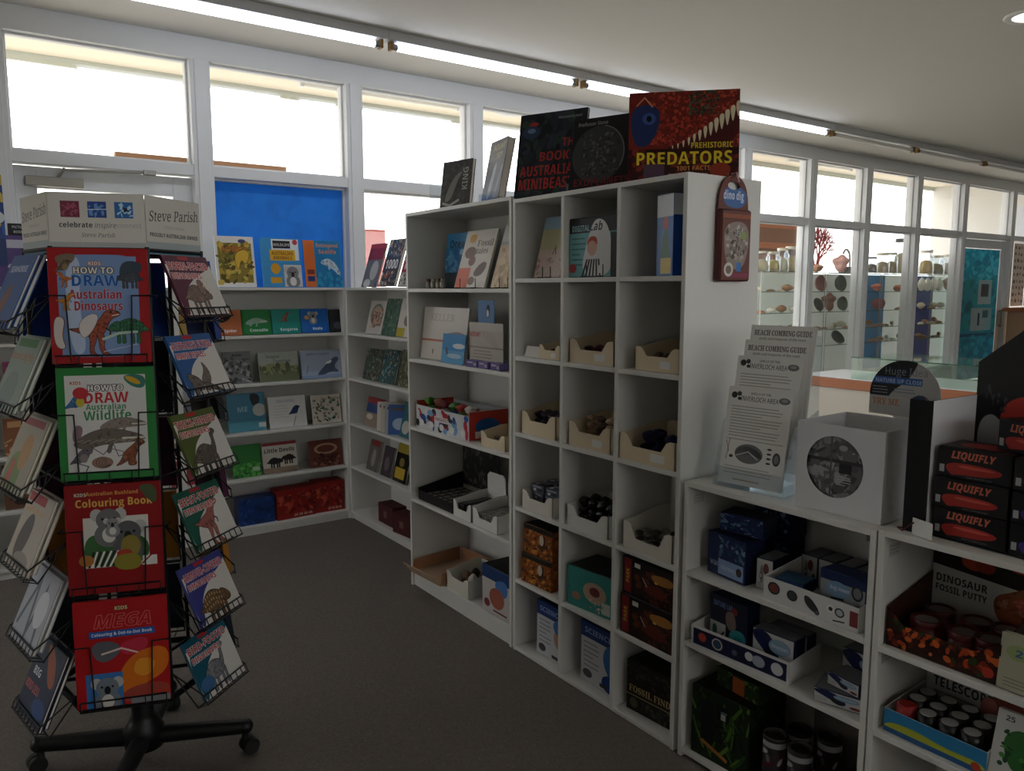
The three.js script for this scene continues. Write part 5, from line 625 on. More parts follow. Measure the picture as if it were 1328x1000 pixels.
la('dark blue science box, uppermost behind the microscope box', sciBox({ d: (c) => { mottle(c, 20, 30, 190, 90, ['#3f6a9c', '#6fa0c4', '#22345c'], 40, 22); B(c, 0, 120, 224, 6, '#b4c0d0'); } }), [0.15, 0.11, 0.09], -1.53, 0.645, 2.12, { turn: 0 });
la('dark science box raised at the back left of the top shelf', sciBox({ d: (c) => mottle(c, 10, 20, 200, 110, ['#3f6a9c', '#1c2c50', '#8ea8c0'], 30, 24) }), [0.14, 0.09, 0.09], -1.52, 0.757, 2.12);
const whiteBox = sciBox({ bg: '#c4c4c2', topc: '#7c7d80', d: (c) => { E(c, 70, 80, 22, 50, '#8a8a8c'); lens(c, 60, 90, 18, '#c9c9c8'); E(c, 130, 50, 40, 30, '#7a4a44'); E(c, 180, 110, 26, 18, '#5a5a5e'); lines(c, 10, 130, 60, 3, 9, '#7a7a7c', 3); } });
for (let i = 0; i < 5; i++) la(`white science box showing a lens, ${['first', 'second', 'third', 'fourth', 'rearmost'][i]} of the row beside the microscope box`, whiteBox, [0.055, 0.095, 0.1], -1.412 + i * 0.058, 0.645, i ? 2.085 : 1.945, { turn: i ? 0 : 0.12, group: 'row of white lens boxes' });
{ const p = print(384, 96, '#cfcfcd', (c, w, h) => { B(c, 0, 0, w, h, '#d4d4d2'); lens(c, 46, 40, 26, '#7a3a30'); lens(c, 124, 44, 22, '#3a3a3e'); blob(c, [[170, 20], [200, 24], [240, 70], [220, 84], [180, 60]], '#26272c'); lens(c, 226, 76, 10, '#55565c'); E(c, 278, 40, 16, 16, '#e4e4e2'); E(c, 278, 40, 8, 8, '#2c2c30'); lens(c, 312, 44, 18, '#b4b6b8'); B(c, 350, 20, 30, 60, '#7a2a2e'); L(c, [[290, 82], [330, 76]], '#26262a', 5); });
  const t = thing('display_tray', 'white tray printed with magnifiers at the front of the top shelf', 'tray', [1.893, 0.646, -1.225], R90); part('front_panel', cbox(0.3, 0.068, 0.003, p, { front: p.front }, 0.0006).translate(0, 0.034, 0), p.a.matt, t); for (const s of [-1, 1]) part('side_panel', slab([[0, 0], [0.18, 0], [0.18, 0.09], [0, 0.068]], 0.002).rotateY(Math.PI / 2).translate(s > 0 ? 0.148 : -0.15, 0, 0), M.whiteCard, t); part('base_panel', span(-0.147, 0.147, 0.0005, 0.003, -0.18, -0.002, 0.0004), M.whiteCard, t); }
la('white and blue flat box in the magnifier tray', sciBox({ bg: '#c9cbcc', topc: '#3a5a7a', d: (c) => { B(c, 0, 0, 224, 50, '#2a5080'); } }), [0.09, 0.035, 0.08], -1.3, 0.68, 1.905, { turn: 0.15 });
la('white box with a silver lens and red specimen at the right of the magnifier tray', sciBox({ bg: '#8f9296', topc: '#1c2c58', d: (c) => { B(c, 0, 0, 224, 34, '#1c2c58'); E(c, 90, 60, 60, 30, '#7a9ab8'); T(c, 'bug viewer', 100, 54, 20, '#dfe6ee', { bold: false }); lens(c, 186, 50, 28, '#77797c'); E(c, 190, 116, 26, 22, '#6a2a2a'); L(c, [[60, 96], [120, 90]], '#1a1a1e', 6); mottle(c, 60, 100, 80, 40, ['#55585c', '#c4c6c8', '#2c2e32'], 20, 10); } }), [0.14, 0.125, 0.06], -1.15, 0.65, 1.93, { turn: -0.05 });
{ const t = thing('shelf_label', 'white shelf label with a black pen mark at the right of the top shelf', 'label', [2.1, 0.83, -1.125], R90); part('card', span(-0.06, 0.06, 0, 0.05, -0.0015, 0, 0.0003), std('#8f8e8a', 0.7), t); part('mark', span(-0.03, 0.03, 0.02, 0.028, 0, 0.002, 0.0005).rotateZ(0.12), M.black, t); part('backing', span(-0.06, 0.06, 0, 0.05, -0.128, -0.0015, 0.001), M.board, t); }
// second shelf
la('dark science box with a butterfly and green glass, standing in the navy tray', sciBox({ bg: '#1a1d30', d: (c) => { T(c, 'NATURE LAB', 80, 24, 24, '#6a86c0', { max: 120 }); E(c, 150, 30, 20, 12, '#7a2a2a'); blob(c, [[90, 40], [150, 30], [170, 90], [110, 100]], '#7a6a64'); B(c, 0, 84, 100, 76, '#b4b6b4'); blob(c, [[20, 90], [50, 100], [40, 140], [16, 130]], '#1f5a48'); blob(c, [[120, 90], [224, 80], [224, 150], [120, 150]], '#3f96a0'); B(c, 150, 104, 50, 40, '#1f8a86'); L(c, [[40, 150], [90, 110]], '#1a2a4a', 7); } }), [0.15, 0.165, 0.06], -1.53, 0.4115, 1.93, { turn: -0.05 });
{ const bino = sciBox({ bg: '#c4c4c4', topc: '#6a6c70', d: (c) => { blob(c, [[0, 0], [100, 0], [160, 110], [120, 140], [70, 90], [0, 40]], '#1a244e'); E(c, 150, 50, 60, 34, '#8aa6bc'); T(c, 'binoculars', 150, 50, 22, '#e4eaf0', { bold: false, max: 90 }); blob(c, [[70, 60], [110, 80], [150, 130], [110, 140], [80, 110]], '#26272e'); E(c, 190, 130, 26, 16, '#7a2a2c'); B(c, 0, 90, 60, 60, '#b4b4b2'); } });
  la('white box with navy corner and binoculars picture, in the navy tray', bino, [0.14, 0.115, 0.06], -1.362, 0.4115, 1.93, { turn: 0.05 }); la('grey-lined box behind the binoculars box', bino, [0.13, 0.11, 0.05], -1.36, 0.4115, 2.0, { turn: 0.05 }); la('dark box with binoculars picture at the right of the second shelf', bino, [0.13, 0.1, 0.06], -1.15, 0.409, 2.06, { turn: 0 });
  la('white binoculars box lying at the right front of the second shelf', bino, [0.13, 0.04, 0.11], -1.13, 0.4085, 1.905, { turn: 0.3 }); la('small binoculars box stacked on the lying white one', bino, [0.1, 0.035, 0.08], -1.13, 0.451, 1.925, { turn: -0.1 }); }
{ const p = print(384, 80, '#c9c9c8', (c, w, h) => { B(c, 0, 0, w, h, '#cfcfce'); B(c, 10, 10, w - 20, h - 20, '#161a3c'); lens(c, 48, 36, 22, '#a83a34'); E(c, 110, 40, 22, 22, '#b9babc'); lens(c, 110, 40, 16, '#33486c'); lens(c, 180, 44, 14, '#55607c'); E(c, 236, 36, 16, 16, '#d4d6d8'); E(c, 272, 40, 24, 20, '#a4aab8'); E(c, 340, 40, 22, 22, '#cfd2d4'); });
  const t = thing('display_tray', 'white edged navy tray of science boxes on the second shelf', 'tray', [1.888, 0.408, -1.455], R90 + 0.07); part('front_panel', cbox(0.35, 0.07, 0.003, p, { front: p.front }, 0.0006).translate(0, 0.035, 0), p.a.gloss, t); for (const s of [-1, 1]) part('side_panel', slab([[0, 0], [0.17, 0], [0.17, 0.08], [0, 0.07]], 0.002).rotateY(Math.PI / 2).translate(s > 0 ? 0.173 : -0.175, 0, 0), M.whiteCard, t); part('base_panel', span(-0.172, 0.172, 0.0005, 0.003, -0.17, -0.002, 0.0004), M.whiteCard, t); }
// bottom shelf
carton('large dark green box with a jungle leaf print on the bottom shelf', print(288, 288, '#14200f', (c, w, h) => { B(c, 0, 0, w, h, '#16240f'); for (let i = 0; i < 46; i++) { const x = rnd() * w, y = rnd() * h, a = rr(-0.8, 0.8); L(c, [[x, y], [x + Math.sin(a) * 60, y - Math.cos(a) * 60]], ['#2c4a1c', '#4a6a24', '#1a2c12', '#0c140a', '#5c7a2e'][i % 5], rr(5, 16)); } B(c, 50, 40, 60, 180, '#15161a'); B(c, 130, 40, 60, 60, '#0e1010'); B(c, 150, 70, 24, 26, '#b4b8b4'); B(c, 150, 60, 30, 8, '#5a8a7c'); L(c, [[60, 220], [180, 256]], '#a86a34', 16); mottle(c, 120, 120, 50, 80, ['#0e1210', '#1f2c22'], 20, 16); }, { sw: 128, side: (c, w, h) => { B(c, 0, 0, w, h, '#101a0c'); mottle(c, 0, 0, w, h, ['#1c2c14', '#0a1008', '#2c4018'], 60, 26); }, th: 80, top: (c, w, h) => B(c, 0, 0, w, h, '#0d140b') }), [0.22, 0.235, 0.2], [1.9, 0.032, -1.525], R90 + 0.06, { name: 'toy_box' });
carton('green and orange carton lying on the large jungle box', print(128, 48, '#24341c', (c) => { mottle(c, 0, 0, 128, 48, ['#3a5a2c', '#16200f', '#5a7a3c'], 20, 12); B(c, 50, 4, 36, 44, '#a8582c'); }), [0.17, 0.06, 0.1], [1.95, 0.2685, -1.5], R90 - 0.05);
{ const kal = print(128, 160, '#3a3032', (c, w, h) => { mottle(c, 0, 0, w, h, ['#8a3038', '#2c2c34', '#b4aeb0', '#5a1c26', '#6a6a78'], 60, 16); B(c, 0, 0, w, 26, '#a8a8ac'); }); const lipM = std('#2a2422', 0.5), tm = kal.a.gloss;
  const mk = (lab, z, x, h, g) => { const t = thing('card_tube', lab, 'tube', [x, 0.0325, z], 0, 'patterned card tubes'); const c = new THREE.CylinderGeometry(0.036, 0.036, h, 24, 1, true).translate(0, h / 2, 0), uv = c.attributes.uv, f = kal.front; for (let i = 0; i < uv.count; i++) uv.setXY(i, f[0] + (f[2] - f[0]) * uv.getX(i), f[1] + (f[3] - f[1]) * uv.getY(i)); part('tube', c, tm, t); part('rim', lathe([[0.03, h - 0.01], [0.0375, h - 0.01], [0.0375, h + 0.002], [0.031, h + 0.003], [0.03, h - 0.01]], 24), lipM, t); part('bottom', cyl(0.0355, 0.0355, 0.003, 0, 0, 0, 24), lipM, t); part('cap', cyl(0.03, 0.03, 0.003, 0, h - 0.014, 0, 24), lipM, t); };
  mk('tall red and grey patterned tube, front left of the group', -1.345, 1.94, 0.18); mk('tall red and white patterned tube, front, second from the left', -1.262, 1.945, 0.175); mk('patterned tube standing behind the front pair', -1.33, 2.04, 0.17); mk('patterned tube at the back of the group', -1.24, 2.06, 0.18); mk('short patterned tube, front, third from the left', -1.18, 1.93, 0.12); mk('short patterned tube at the right end of the group', -1.1, 1.935, 0.115); mk('short patterned tube behind the right end of the group', -1.13, 2.04, 0.12);
  const t = thing('display_card', 'grey-brown card standing behind the patterned tubes', 'display card', [2.13, 0.0325, -1.2], R90); part('card', span(-0.14, 0.14, 0, 0.29, -0.003, 0, 0.0005), std('#6d6660', 0.7), t); part('foot', span(-0.1, 0.1, 0, 0.003, -0.08, -0.003, 0.0005), M.whiteCard, t); }
// ---------------------------------------------------------------- inside the right low unit
{ const p = print(320, 110, '#2b120a', (c, w, h) => { B(c, 0, 0, w, h, '#2a140c'); mottle(c, 0, 10, w, 90, ['#7a2a14', '#a8401c', '#4a1c10', '#c9602c', '#2c3a1c'], 70, 20); E(c, 290, 84, 16, 14, '#b0382a'); });
  const t = thing('display_tray', 'orange and black printed tray of putty tins on the right low shelf', 'tray', [1.905, 0.6415, -0.872], R90); part('front_panel', slab([[-0.135, 0], [0.135, 0], [0.135, 0.1], [0.08, 0.062], [-0.09, 0.062], [-0.135, 0.1]], 0.003), p.a.gloss, t); { const g = t.children[0].geometry, uv = g.attributes.uv, q = g.attributes.position, f = p.front; for (let i = 0; i < q.count; i++) uv.setXY(i, f[0] + (f[2] - f[0]) * (q.getX(i) + 0.135) / 0.27, f[1] + (f[3] - f[1]) * q.getY(i) / 0.1); }
  for (const s of [-1, 1]) part('side_panel', slab([[0, 0], [0.22, 0], [0.22, 0.15], [0, 0.1]], 0.003).rotateY(Math.PI / 2).translate(s > 0 ? 0.132 : -0.135, 0, 0), std('#3a1e14', 0.6), t); part('base_panel', span(-0.132, 0.132, 0.0005, 0.003, -0.22, 0, 0.0004), std('#2a1710', 0.6), t);
  const q = print(288, 288, '#1a120e', (c, w, h) => { B(c, 0, 0, w, h, '#1c120c'); for (let i = 0; i < 9; i++) E(c, rr(20, 270), rr(10, 120), rr(20, 34), rr(18, 28), ['#8a2a1c', '#a83c20', '#6a2014'][i % 3]); c.fillStyle = '#b9b6b0'; c.beginPath(); c.moveTo(0, 120); c.lineTo(288, 140); c.lineTo(288, 288); c.lineTo(0, 288); c.fill(); T(c, 'DINOSAUR', 80, 158, 30, '#26231f', { max: 140 }); T(c, 'FOSSIL PUTTY', 80, 188, 26, '#26231f', { max: 140 }); hide(c, [[160, 170], [220, 140], [288, 100], [288, 240], [220, 230], [180, 240]], '#8a4a28'); hide(c, [[190, 170], [288, 140], [288, 210]], '#b4523c'); lines(c, 190, 250, 90, 2, 14, '#77746e', 3); });
  part('header_card', cbox(0.27, 0.27, 0.003, q, { front: q.front }, 0.0006).translate(0, 0.15, -0.222), q.a.gloss, t);
  const lab = ['first', 'second', 'third', 'fourth', 'fifth', 'sixth']; const red = std('#4a1410', 0.3), lid = std('#77706a', 0.35); let f0;
  [[-0.06, -0.05], [0.03, -0.05], [0.088, -0.06], [-0.07, -0.14], [0.02, -0.14], [0.086, -0.15]].forEach(([x, z], i) => { const o = thing('putty_tin', `dark red round putty tin, ${lab[i]} in the orange tray`, 'tin', [1.905 - z, 0.6455, -0.872 + x], 0, 'putty tins'); part('body', lathe([[0, 0], [0.034, 0], [0.036, 0.004], [0.036, 0.06], [0, 0.06]], 24), red, o); part('lid', lathe([[0.02, 0.06], [0.036, 0.0605], [0.038, 0.062], [0.038, 0.078], [0.034, 0.08], [0.03, 0.074], [0, 0.074]], 24), red, o); part('lid_label', cyl(0.027, 0.027, 0.0012, 0, 0.0742, 0, 24), lid, o); }); }
{ const p = print(320, 72, '#8ab4c4', (c, w, h) => { B(c, 0, 0, w, h, '#2f7fb0'); blob(c, [[0, 40], [100, 30], [200, 44], [320, 36], [320, 90], [0, 90]], '#b4b83c'); B(c, 0, 56, w, 16, '#2a5a8c'); E(c, 290, 54, 14, 12, '#b8402c'); });
  const t = thing('display_tray', 'blue and yellow printed tray of small telescopes on the lower right shelf', 'tray', [1.9, 0.4115, -0.872], R90); part('front_panel', cbox(0.25, 0.062, 0.003, p, { front: p.front }, 0.0005).translate(0, 0.031, 0), p.a.gloss, t); for (const s of [-1, 1]) part('side_panel', slab([[0, 0], [0.2, 0], [0.2, 0.075], [0, 0.062]], 0.002).rotateY(Math.PI / 2).translate(s > 0 ? 0.123 : -0.125, 0, 0), M.whiteCard, t); part('base_panel', span(-0.122, 0.122, 0.0005, 0.003, -0.2, -0.002, 0.0004), M.whiteCard, t);
  const q = print(224, 160, '#1c2230', (c, w, h) => { B(c, 0, 0, w, h, '#b4b4b0'); B(c, 0, 0, w, 24, '#1a2416'); T(c, 'MINI', 40, 62, 24, '#a83a44'); T(c, 'TELESCOPE', 88, 90, 30, '#22242a', { max: 140 }); lines(c, 20, 112, 110, 3, 14, '#8a8a86', 4); blob(c, [[150, 60], [224, 40], [224, 160], [160, 150]], '#7a3c30'); E(c, 150, 110, 20, 28, '#a86a5c'); });
  part('header_card', cbox(0.24, 0.19, 0.003, q, { front: q.front }, 0.0006).translate(0.0, 0.1, -0.202), q.a.gloss, t);
  const bk = std('#0f0f11', 0.35), cap = std('#b4b4b2', 0.4), rd = std('#a82a24', 0.4); let n = 0;
  for (let r = 0; r < 3; r++) for (let c = 0; c < 4; c++) { const o = thing('toy_telescope', n === 0 ? 'small red-topped toy telescope standing in the blue tray' : 'small black toy telescope with a pale cap standing in the blue tray', 'toy telescope', [1.93 + r * 0.053, 0.4155, -0.955 + c * 0.053], 0, n ? 'toy telescopes in the blue tray' : undefined); part('barrel', lathe([[0, 0], [0.02, 0], [0.02, 0.04], [0.024, 0.045], [0.024, 0.075], [0, 0.075]], 20), n === 0 ? rd : bk, o); part('cap', cyl(0.019, 0.019, 0.0015, 0, 0.075, 0, 20), n === 0 ? rd : cap, o); n++; } }
sh('green and white card packet standing right of the putty tray', photo(128, 192, '#a8a890', (c) => { E(c, 40, 60, 26, 26, '#8fa06a'); T(c, '2', 42, 60, 34, '#3a5a8c'); blob(c, [[60, 100], [128, 80], [128, 160], [70, 150]], '#4a7a3c'); E(c, 100, 50, 24, 18, '#a8402c'); lines(c, 14, 150, 70, 3, 12, '#77766a', 3); }), 0.12, 0.13, 0.02, -0.68, 0.6405, 1.895, 0.1, { name: 'card_packet', category: 'packet' });
sh('white edged packet with a green leaf picture right of the telescope tray', photo(128, 192, '#c4c4c0', (c) => { blob(c, [[20, 60], [70, 30], [110, 90], [60, 160], [30, 120]], '#2f6a2c'); mottle(c, 20, 40, 90, 120, ['#4a8a3c', '#1c4a20'], 16, 14); T(c, '25', 30, 18, 20, '#33363a'); }), 0.12, 0.165, 0.02, -0.685, 0.4105, 1.895, 0.25, { name: 'card_packet', category: 'packet' });
carton('red box lying on the bottom shelf of the right low unit', photo(160, 64, '#7a1a20', (c) => B(c, 20, 20, 100, 20, '#a8444a')), [0.2, 0.08, 0.2], [1.91, 0.1, -0.87], R90);
// hanging packet on the end panel
{ const p = print(160, 320, '#5a2a24', (c, w, h) => { B(c, 0, 0, w, h, '#6a3228'); B(c, 0, 100, w, 14, '#a85a34'); for (let i = 0; i < 14; i++) L(c, [[6 + i * 11, 102], [6 + i * 11, 118]], '#4a1c14', 3); blob(c, [[30, 30], [130, 30], [150, 60], [120, 84], [30, 80]], '#3f6aa8'); T(c, 'dino dig', 80, 52, 28, '#d4dce8', { max: 100 }); blob(c, [[16, 130], [140, 120], [156, 200], [120, 290], [30, 280], [8, 200]], '#8f8078'); mottle(c, 20, 140, 120, 110, ['#a89a90', '#6a5c54', '#c0b4aa', '#4a4038'], 40, 16); T(c, '12', 84, 160, 30, '#26262a', { stroke: '#d8d8d4' }); E(c, 120, 170, 18, 14, '#8fa05a'); E(c, 40, 286, 26, 24, '#d4cfc8'); E(c, 40, 286, 16, 14, '#7a6a5c'); B(c, 84, 262, 26, 30, '#2f78c0'); B(c, 60, 298, 90, 14, '#8a2a4c'); }, { sw: 40, side: (c, w, h) => B(c, 0, 0, w, h, '#55241f') });
  const t = thing('hanging_packet', 'brown and red dig toy packet hanging on the end of the cube shelving', 'toy packet', [2.083, 1.575, -1.6985]); part('packet', cbox(0.15, 0.23, 0.028, p, { front: [p.front[0], p.front[1], p.front[2], p.front[1] + (p.front[3] - p.front[1]) * 0.72], right: p.side, left: p.side }, 0.006).translate(0, 0.115, 0.0145), p.a.gloss, t);
  const s = new THREE.Shape(); s.moveTo(-0.075, 0); s.lineTo(0.075, 0); s.lineTo(0.07, 0.05); s.absarc(0, 0.045, 0.068, 0.1, Math.PI - 0.1, false); s.lineTo(-0.07, 0.05); const o = new THREE.Path(); o.absellipse(0, 0.08, 0.03, 0.013, 0, 7, true); s.holes.push(o); const g = new THREE.ExtrudeGeometry(s, { depth: 0.006, bevelEnabled: false, curveSegments: 24 }), uv = g.attributes.uv, q = g.attributes.position, f = p.front; for (let i = 0; i < q.count; i++) uv.setXY(i, f[0] + (f[2] - f[0]) * (q.getX(i) + 0.08) / 0.16, f[1] + (f[3] - f[1]) * (0.72 + 0.28 * Math.min(1, q.getY(i) / 0.115))); part('hanger', g.translate(0, 0.226, 0.006), p.a.gloss, t); part('hook', wire([[0, 0.318, 0.03], [0, 0.345, 0.02], [0, 0.345, 0.0005]], 0.003), std('#d9a8a4', 0.4), t); }
// small pencilled price labels inside the low units
[['white price label inside the left low unit, at its top shelf', 1.9, 0.86, -1.6625], ['white price label inside the left low unit, at its middle shelf', 1.895, 0.59, -1.6625], ['white price label inside the left low unit, at its bottom shelf', 1.895, 0.34, -1.6625], ['white price label inside the right low unit, at its top shelf', 1.9, 0.87, -1.0125], ['white price label inside the right low unit, at its middle shelf', 1.895, 0.585, -1.0125]].forEach(([lab, x, y, z]) => { const p = photo(96, 64, '#cfcec8', (c) => { for (let i = 0; i < 3; i++) L(c, [[8, 14 + i * 18], [24, 8 + i * 18], [40, 16 + i * 18], [60, 10 + i * 18], [84, 13 + i * 18]], '#6a6a66', 2); }), t = thing('price_label', lab, 'label', [x + 0.03, y, z]); part('card', cbox(0.05, 0.034, 0.0008, p, { front: p.front }, 0.0002).translate(0, 0.017, 0.0008), p.a.matt, t); });
// ---------------------------------------------------------------- glass counter, and the display room beyond the window wall
{ const t = thing('glass_counter', 'glass topped display counter on a pine base near the windows', 'display counter', [6.5, 0, -4.4]);
  part('base', [span(0, 0.7, 0, 0.66, 0, 3.2, 0.003)], std('#b9b2a4', 0.6), t); part('pine_rail', span(-0.015, 0.715, 0.66, 0.75, -0.01, 3.21, 0.004), M.pine, t); part('white_strip', span(-0.02, 0.72, 0.75, 0.756, -0.015, 3.215, 0.001), M.frame, t);
  part('front_pane', span(0, 0.006, 0.756, 0.944, 0.5, 3.2, 0.0008), M.shelfGlass, t); part('back_pane', span(0.694, 0.7, 0.756, 0.944, 0.5, 3.2, 0.0008), M.shelfGlass, t); part('end_pane', span(0.006, 0.694, 0.756, 0.944, 0.5, 0.506, 0.0008), M.shelfGlass, t); part('end_pane', span(0.006, 0.694, 0.756, 0.944, 3.194, 3.2, 0.0008), M.shelfGlass, t); part('top_pane', span(-0.004, 0.704, 0.944, 0.954, 0.496, 3.204, 0.001), M.shelfGlass, t); part('pane_edge', span(-0.0055, -0.004, 0.944, 0.954, 0.496, 3.204, 0.0004), M.glassEdge, t); }
{ const t = thing('timber_counter', 'pale timber topped counter at the far right beside the teal door', 'counter', [12.75, 0, -4.75]); part('top', span(-0.7, 0.9, 1.24, 1.29, -0.25, 0.5, 0.004), M.pine, t); part('front', span(-0.66, 0.88, 0, 1.24, -0.2, 0.45, 0.003), std('#a8876a', 0.6), t); }
{ const p = photo(128, 256, '#d4cabc', (c) => { for (let r = 0; r < 9; r++) for (let q = 0; q < 4; q++) shell(c, 20 + q * 30 + rr(-3, 3), 18 + r * 27 + rr(-3, 3), rr(7, 11), ['#b08a70', '#8a6a5c', '#c9a48c', '#6a5a54'][(r + q) % 4]); }), t = thing('poster', 'cream poster of shell pictures on the window right of the teal door', 'poster', [12.95, 1.3, -5.19]); part('sheet', cbox(0.42, 0.92, 0.003, p, { front: p.front }, 0.0005).translate(0, 0.46, 0), p.a.matt, t); }
{ const p = photo(128, 256, '#1f5a9c', (c) => { B(c, 0, 0, 128, 100, '#2f78b8'); for (let i = 0; i < 4; i++) { B(c, 16, 110 + i * 36, 96, 28, '#1a3a6a'); mottle(c, 20, 112 + i * 36, 88, 24, ['#8aa4b8', '#4a6a8a'], 8, 8); } }), t = thing('poster', 'blue poster at the far right edge of the windows', 'poster', [13.45, 1.3, -5.19]); part('sheet', cbox(0.5, 1.5, 0.003, p, { front: p.front }, 0.0005).translate(0, 0.75, 0), p.a.matt, t); }
{ const p = print(192, 512, '#1d97a6', (c, w, h) => { B(c, 0, 0, w, h, '#1c9db0'); mottle(c, 0, 0, w, 130, ['#2fb4c4', '#1a8a9c', '#55c4cc'], 60, 26); mottle(c, 0, 120, w, 200, ['#178a92', '#1fa4a0', '#12747c'], 50, 30); B(c, 0, 330, w, 12, '#14607c'); mottle(c, 0, 340, w, 170, ['#1aa0b8', '#2ab4c9', '#15889c'], 40, 30); B(c, 90, 120, 70, 96, '#b4b8b8'); B(c, 104, 136, 40, 50, '#5a4a50'); B(c, 60, 230, 110, 90, '#a8b8b8'); B(c, 96, 250, 10, 50, '#22343c'); B(c, 120, 240, 30, 30, '#4a6a70'); }), t = thing('door_poster', 'teal sea poster with pinned notices covering the glass of the far door', 'poster', [11.93, 0.27, -5.27]); part('sheet', cbox(1.1, 1.84, 0.003, p, { front: p.front, back: p.front }, 0.0005).translate(0, 0.92, 0), new THREE.MeshPhysicalMaterial({ map: p.a.matt.map, roughness: 1, transmission: 0.4, thickness: 0 }), t); }
// show cases of shells behind the right-hand windows
const SH = [1.745, 1.522, 1.285, 1.075, 0.885], cases = [];
const blueFilm = (h) => new THREE.MeshPhysicalMaterial({ color: h, roughness: 1, transmission: 0.5, thickness: 0 }), blues = [null, null, blueFilm('#2f9fd0'), blueFilm('#2450a8')];
[[7.2, 8.4, 'leftmost'], [8.44, 9.6, 'second'], [9.64, 10.88, 'third'], [10.92, 12.2, 'rightmost']].forEach(([a, b, n], i) => {
  const t = thing('show_case', ['glass shelved shell show case holding white shells and jars on top, behind the glass', 'glass shelved show case with two oval shells and a red coral fan on top', 'glass shelved show case with a light blue back strip and lidded jars', 'glass shelved show case with a navy back strip beside the teal door'][i], 'show case', [a, 0, -5.42]), w = b - a;
  part('back_panel', span(0, w, 0.4, 1.735, -0.32, -0.31), M.opal, t); part('base', span(0, w, 0, 0.5, -0.3, 0), M.boardCream, t); if (blues[i]) part('blue_strip', span(w * 0.12, w * 0.48, 0.5, 1.73, -0.309, -0.3005, 0.001), blues[i], t);
  for (const x of [0.003, w - 0.003]) part('post', span(x - 0.003, x + 0.003, 0.5, 1.735, -0.006, 0, 0.0006), M.metal, t);
  SH.forEach((y) => { const s = part('glass_shelf', span(0.007, w - 0.007, y - 0.008, y, -0.3, 0, 0.0006), M.shelfGlass, t); part('shelf_edge', span(0.007, w - 0.007, y - 0.008, y, 0.0002, 0.002, 0.0004), M.glassEdge, s); });
});
const shellMats = ['#d9cfbb', '#b98a6a', '#c9b89c', '#8a6a50', '#e2dccf', '#a8705c'].map((h) => std(h, 0.45)), whorl = (r) => { const g = new THREE.SphereGeometry(r, 14, 10), p = g.attributes.position; for (let i = 0; i < p.count; i++) { const x = p.getX(i), y = p.getY(i), z = p.getZ(i), u = x / r, k = (1 - 0.55 * Math.max(0, u)) * (1 + 0.1 * Math.sin(u * 14)); p.setXYZ(i, x * 1.45, y * k * 0.8 + r * 0.8, z * k * 0.85); } g.computeVertexNormals(); return g; };
const scallop = (r) => { const g = new THREE.SphereGeometry(r, 28, 8, 0, Math.PI * 2, 0, Math.PI / 2), p = g.attributes.position; for (let i = 0; i < p.count; i++) { const x = p.getX(i), z = p.getZ(i), a = Math.atan2(z, x), k = 1 + 0.06 * Math.sin(a * 14); p.setXYZ(i, x * k, p.getY(i) * 0.5, z * k); } g.computeVertexNormals(); return g; };
const names = ['first', 'second', 'third', 'fourth'], lev = ['top', 'upper', 'middle', 'lower', 'lowest'], caseX = [[7.15, 8.2], [8.4, 9.4], [9.6, 10.6], [10.85, 11.9]];
const put = (name, geo, mat, label, x, y, z, ry = 0, cat = 'shell', group) => { const o = single(name, geo, mat, label, cat, group); geo.computeBoundingBox(); o.position.set(x, y - geo.boundingBox.min.y + 0.0008, z); o.rotation.y = ry; return o; };
const wg = [whorl(0.05), whorl(0.035), scallop(0.055), scallop(0.04)];
const caseName = ['show case with white shells on top', 'show case with the two oval shells', 'show case with the light blue strip', 'show case with the navy strip'];
for (let c = 0; c < 4; c++) for (let l = 1; l < 5; l++) { const [a, b] = caseX[c]; if ((c === 1 && l < 3) || (c === 3 && l === 1)) continue; const from = (c === 2 && l < 3) || (c === 1 && l === 4) ? 4 : 0; const n = c === 3 && l === 1 ? 3 : l < 3 ? 6 : 7; for (let i = from; i < (from && c === 1 ? 0 : n); i++) put('shell', wg[Math.floor(rnd() * 4)], shellMats[Math.floor(rnd() * 6)], `small shell on the ${lev[l]} shelf of the ${caseName[c]}`, a + 0.1 + (b - a - 0.2) * i / (n - 0.999 || 1), SH[l] + 0.0005, -5.57 + rr(-0.05, 0.05), rr(0, 6), 'shell', `shells on the ${lev[l]} shelf of the ${names[c]} case`); }
// case two: oval shells and three pieces
const oval = (r) => lathe([[0, 0.012], [r * 0.5, 0.016], [r * 0.85, 0.03], [r, 0.06], [r * 0.97, 0.062], [r * 0.8, 0.036], [r * 0.45, 0.022], [0, 0.018]], 32).rotateX(Math.PI / 2 - 0.12).scale(1.12, 1, 1);
put('abalone_shell', oval(0.098), std('#7a4038', 0.35), 'dark red oval shell propped upright, left of the two ovals', 8.5, 1.522, -5.6); put('abalone_shell', oval(0.102), std('#3c4a40', 0.3), 'dark green oval shell propped upright, right of the two ovals', 8.92, 1.522, -5.6);
put('shell', scallop(0.085).rotateX(1.2), std('#2f2c26', 0.5), 'dark round shell, left on the shelf under the two ovals', 8.52, 1.285, -5.58); put('shell', lump(0.075, 1.1, 3, 0.7), std('#8a5a48', 0.6), 'rough reddish shell in the middle under the two ovals', 8.74, 1.285, -5.58); put('shell', oval(0.09), std('#5a6250', 0.35), 'green oval shell, right on the shelf under the two ovals', 8.95, 1.285, -5.58);
for (let c = 1; c < 2; c++) put('shell', oval(0.095).rotateX(-0.5), std('#2c332c', 0.35), 'large dark oval shell on the lowest shelf below the two ovals', 8.9, 0.885, -5.58);
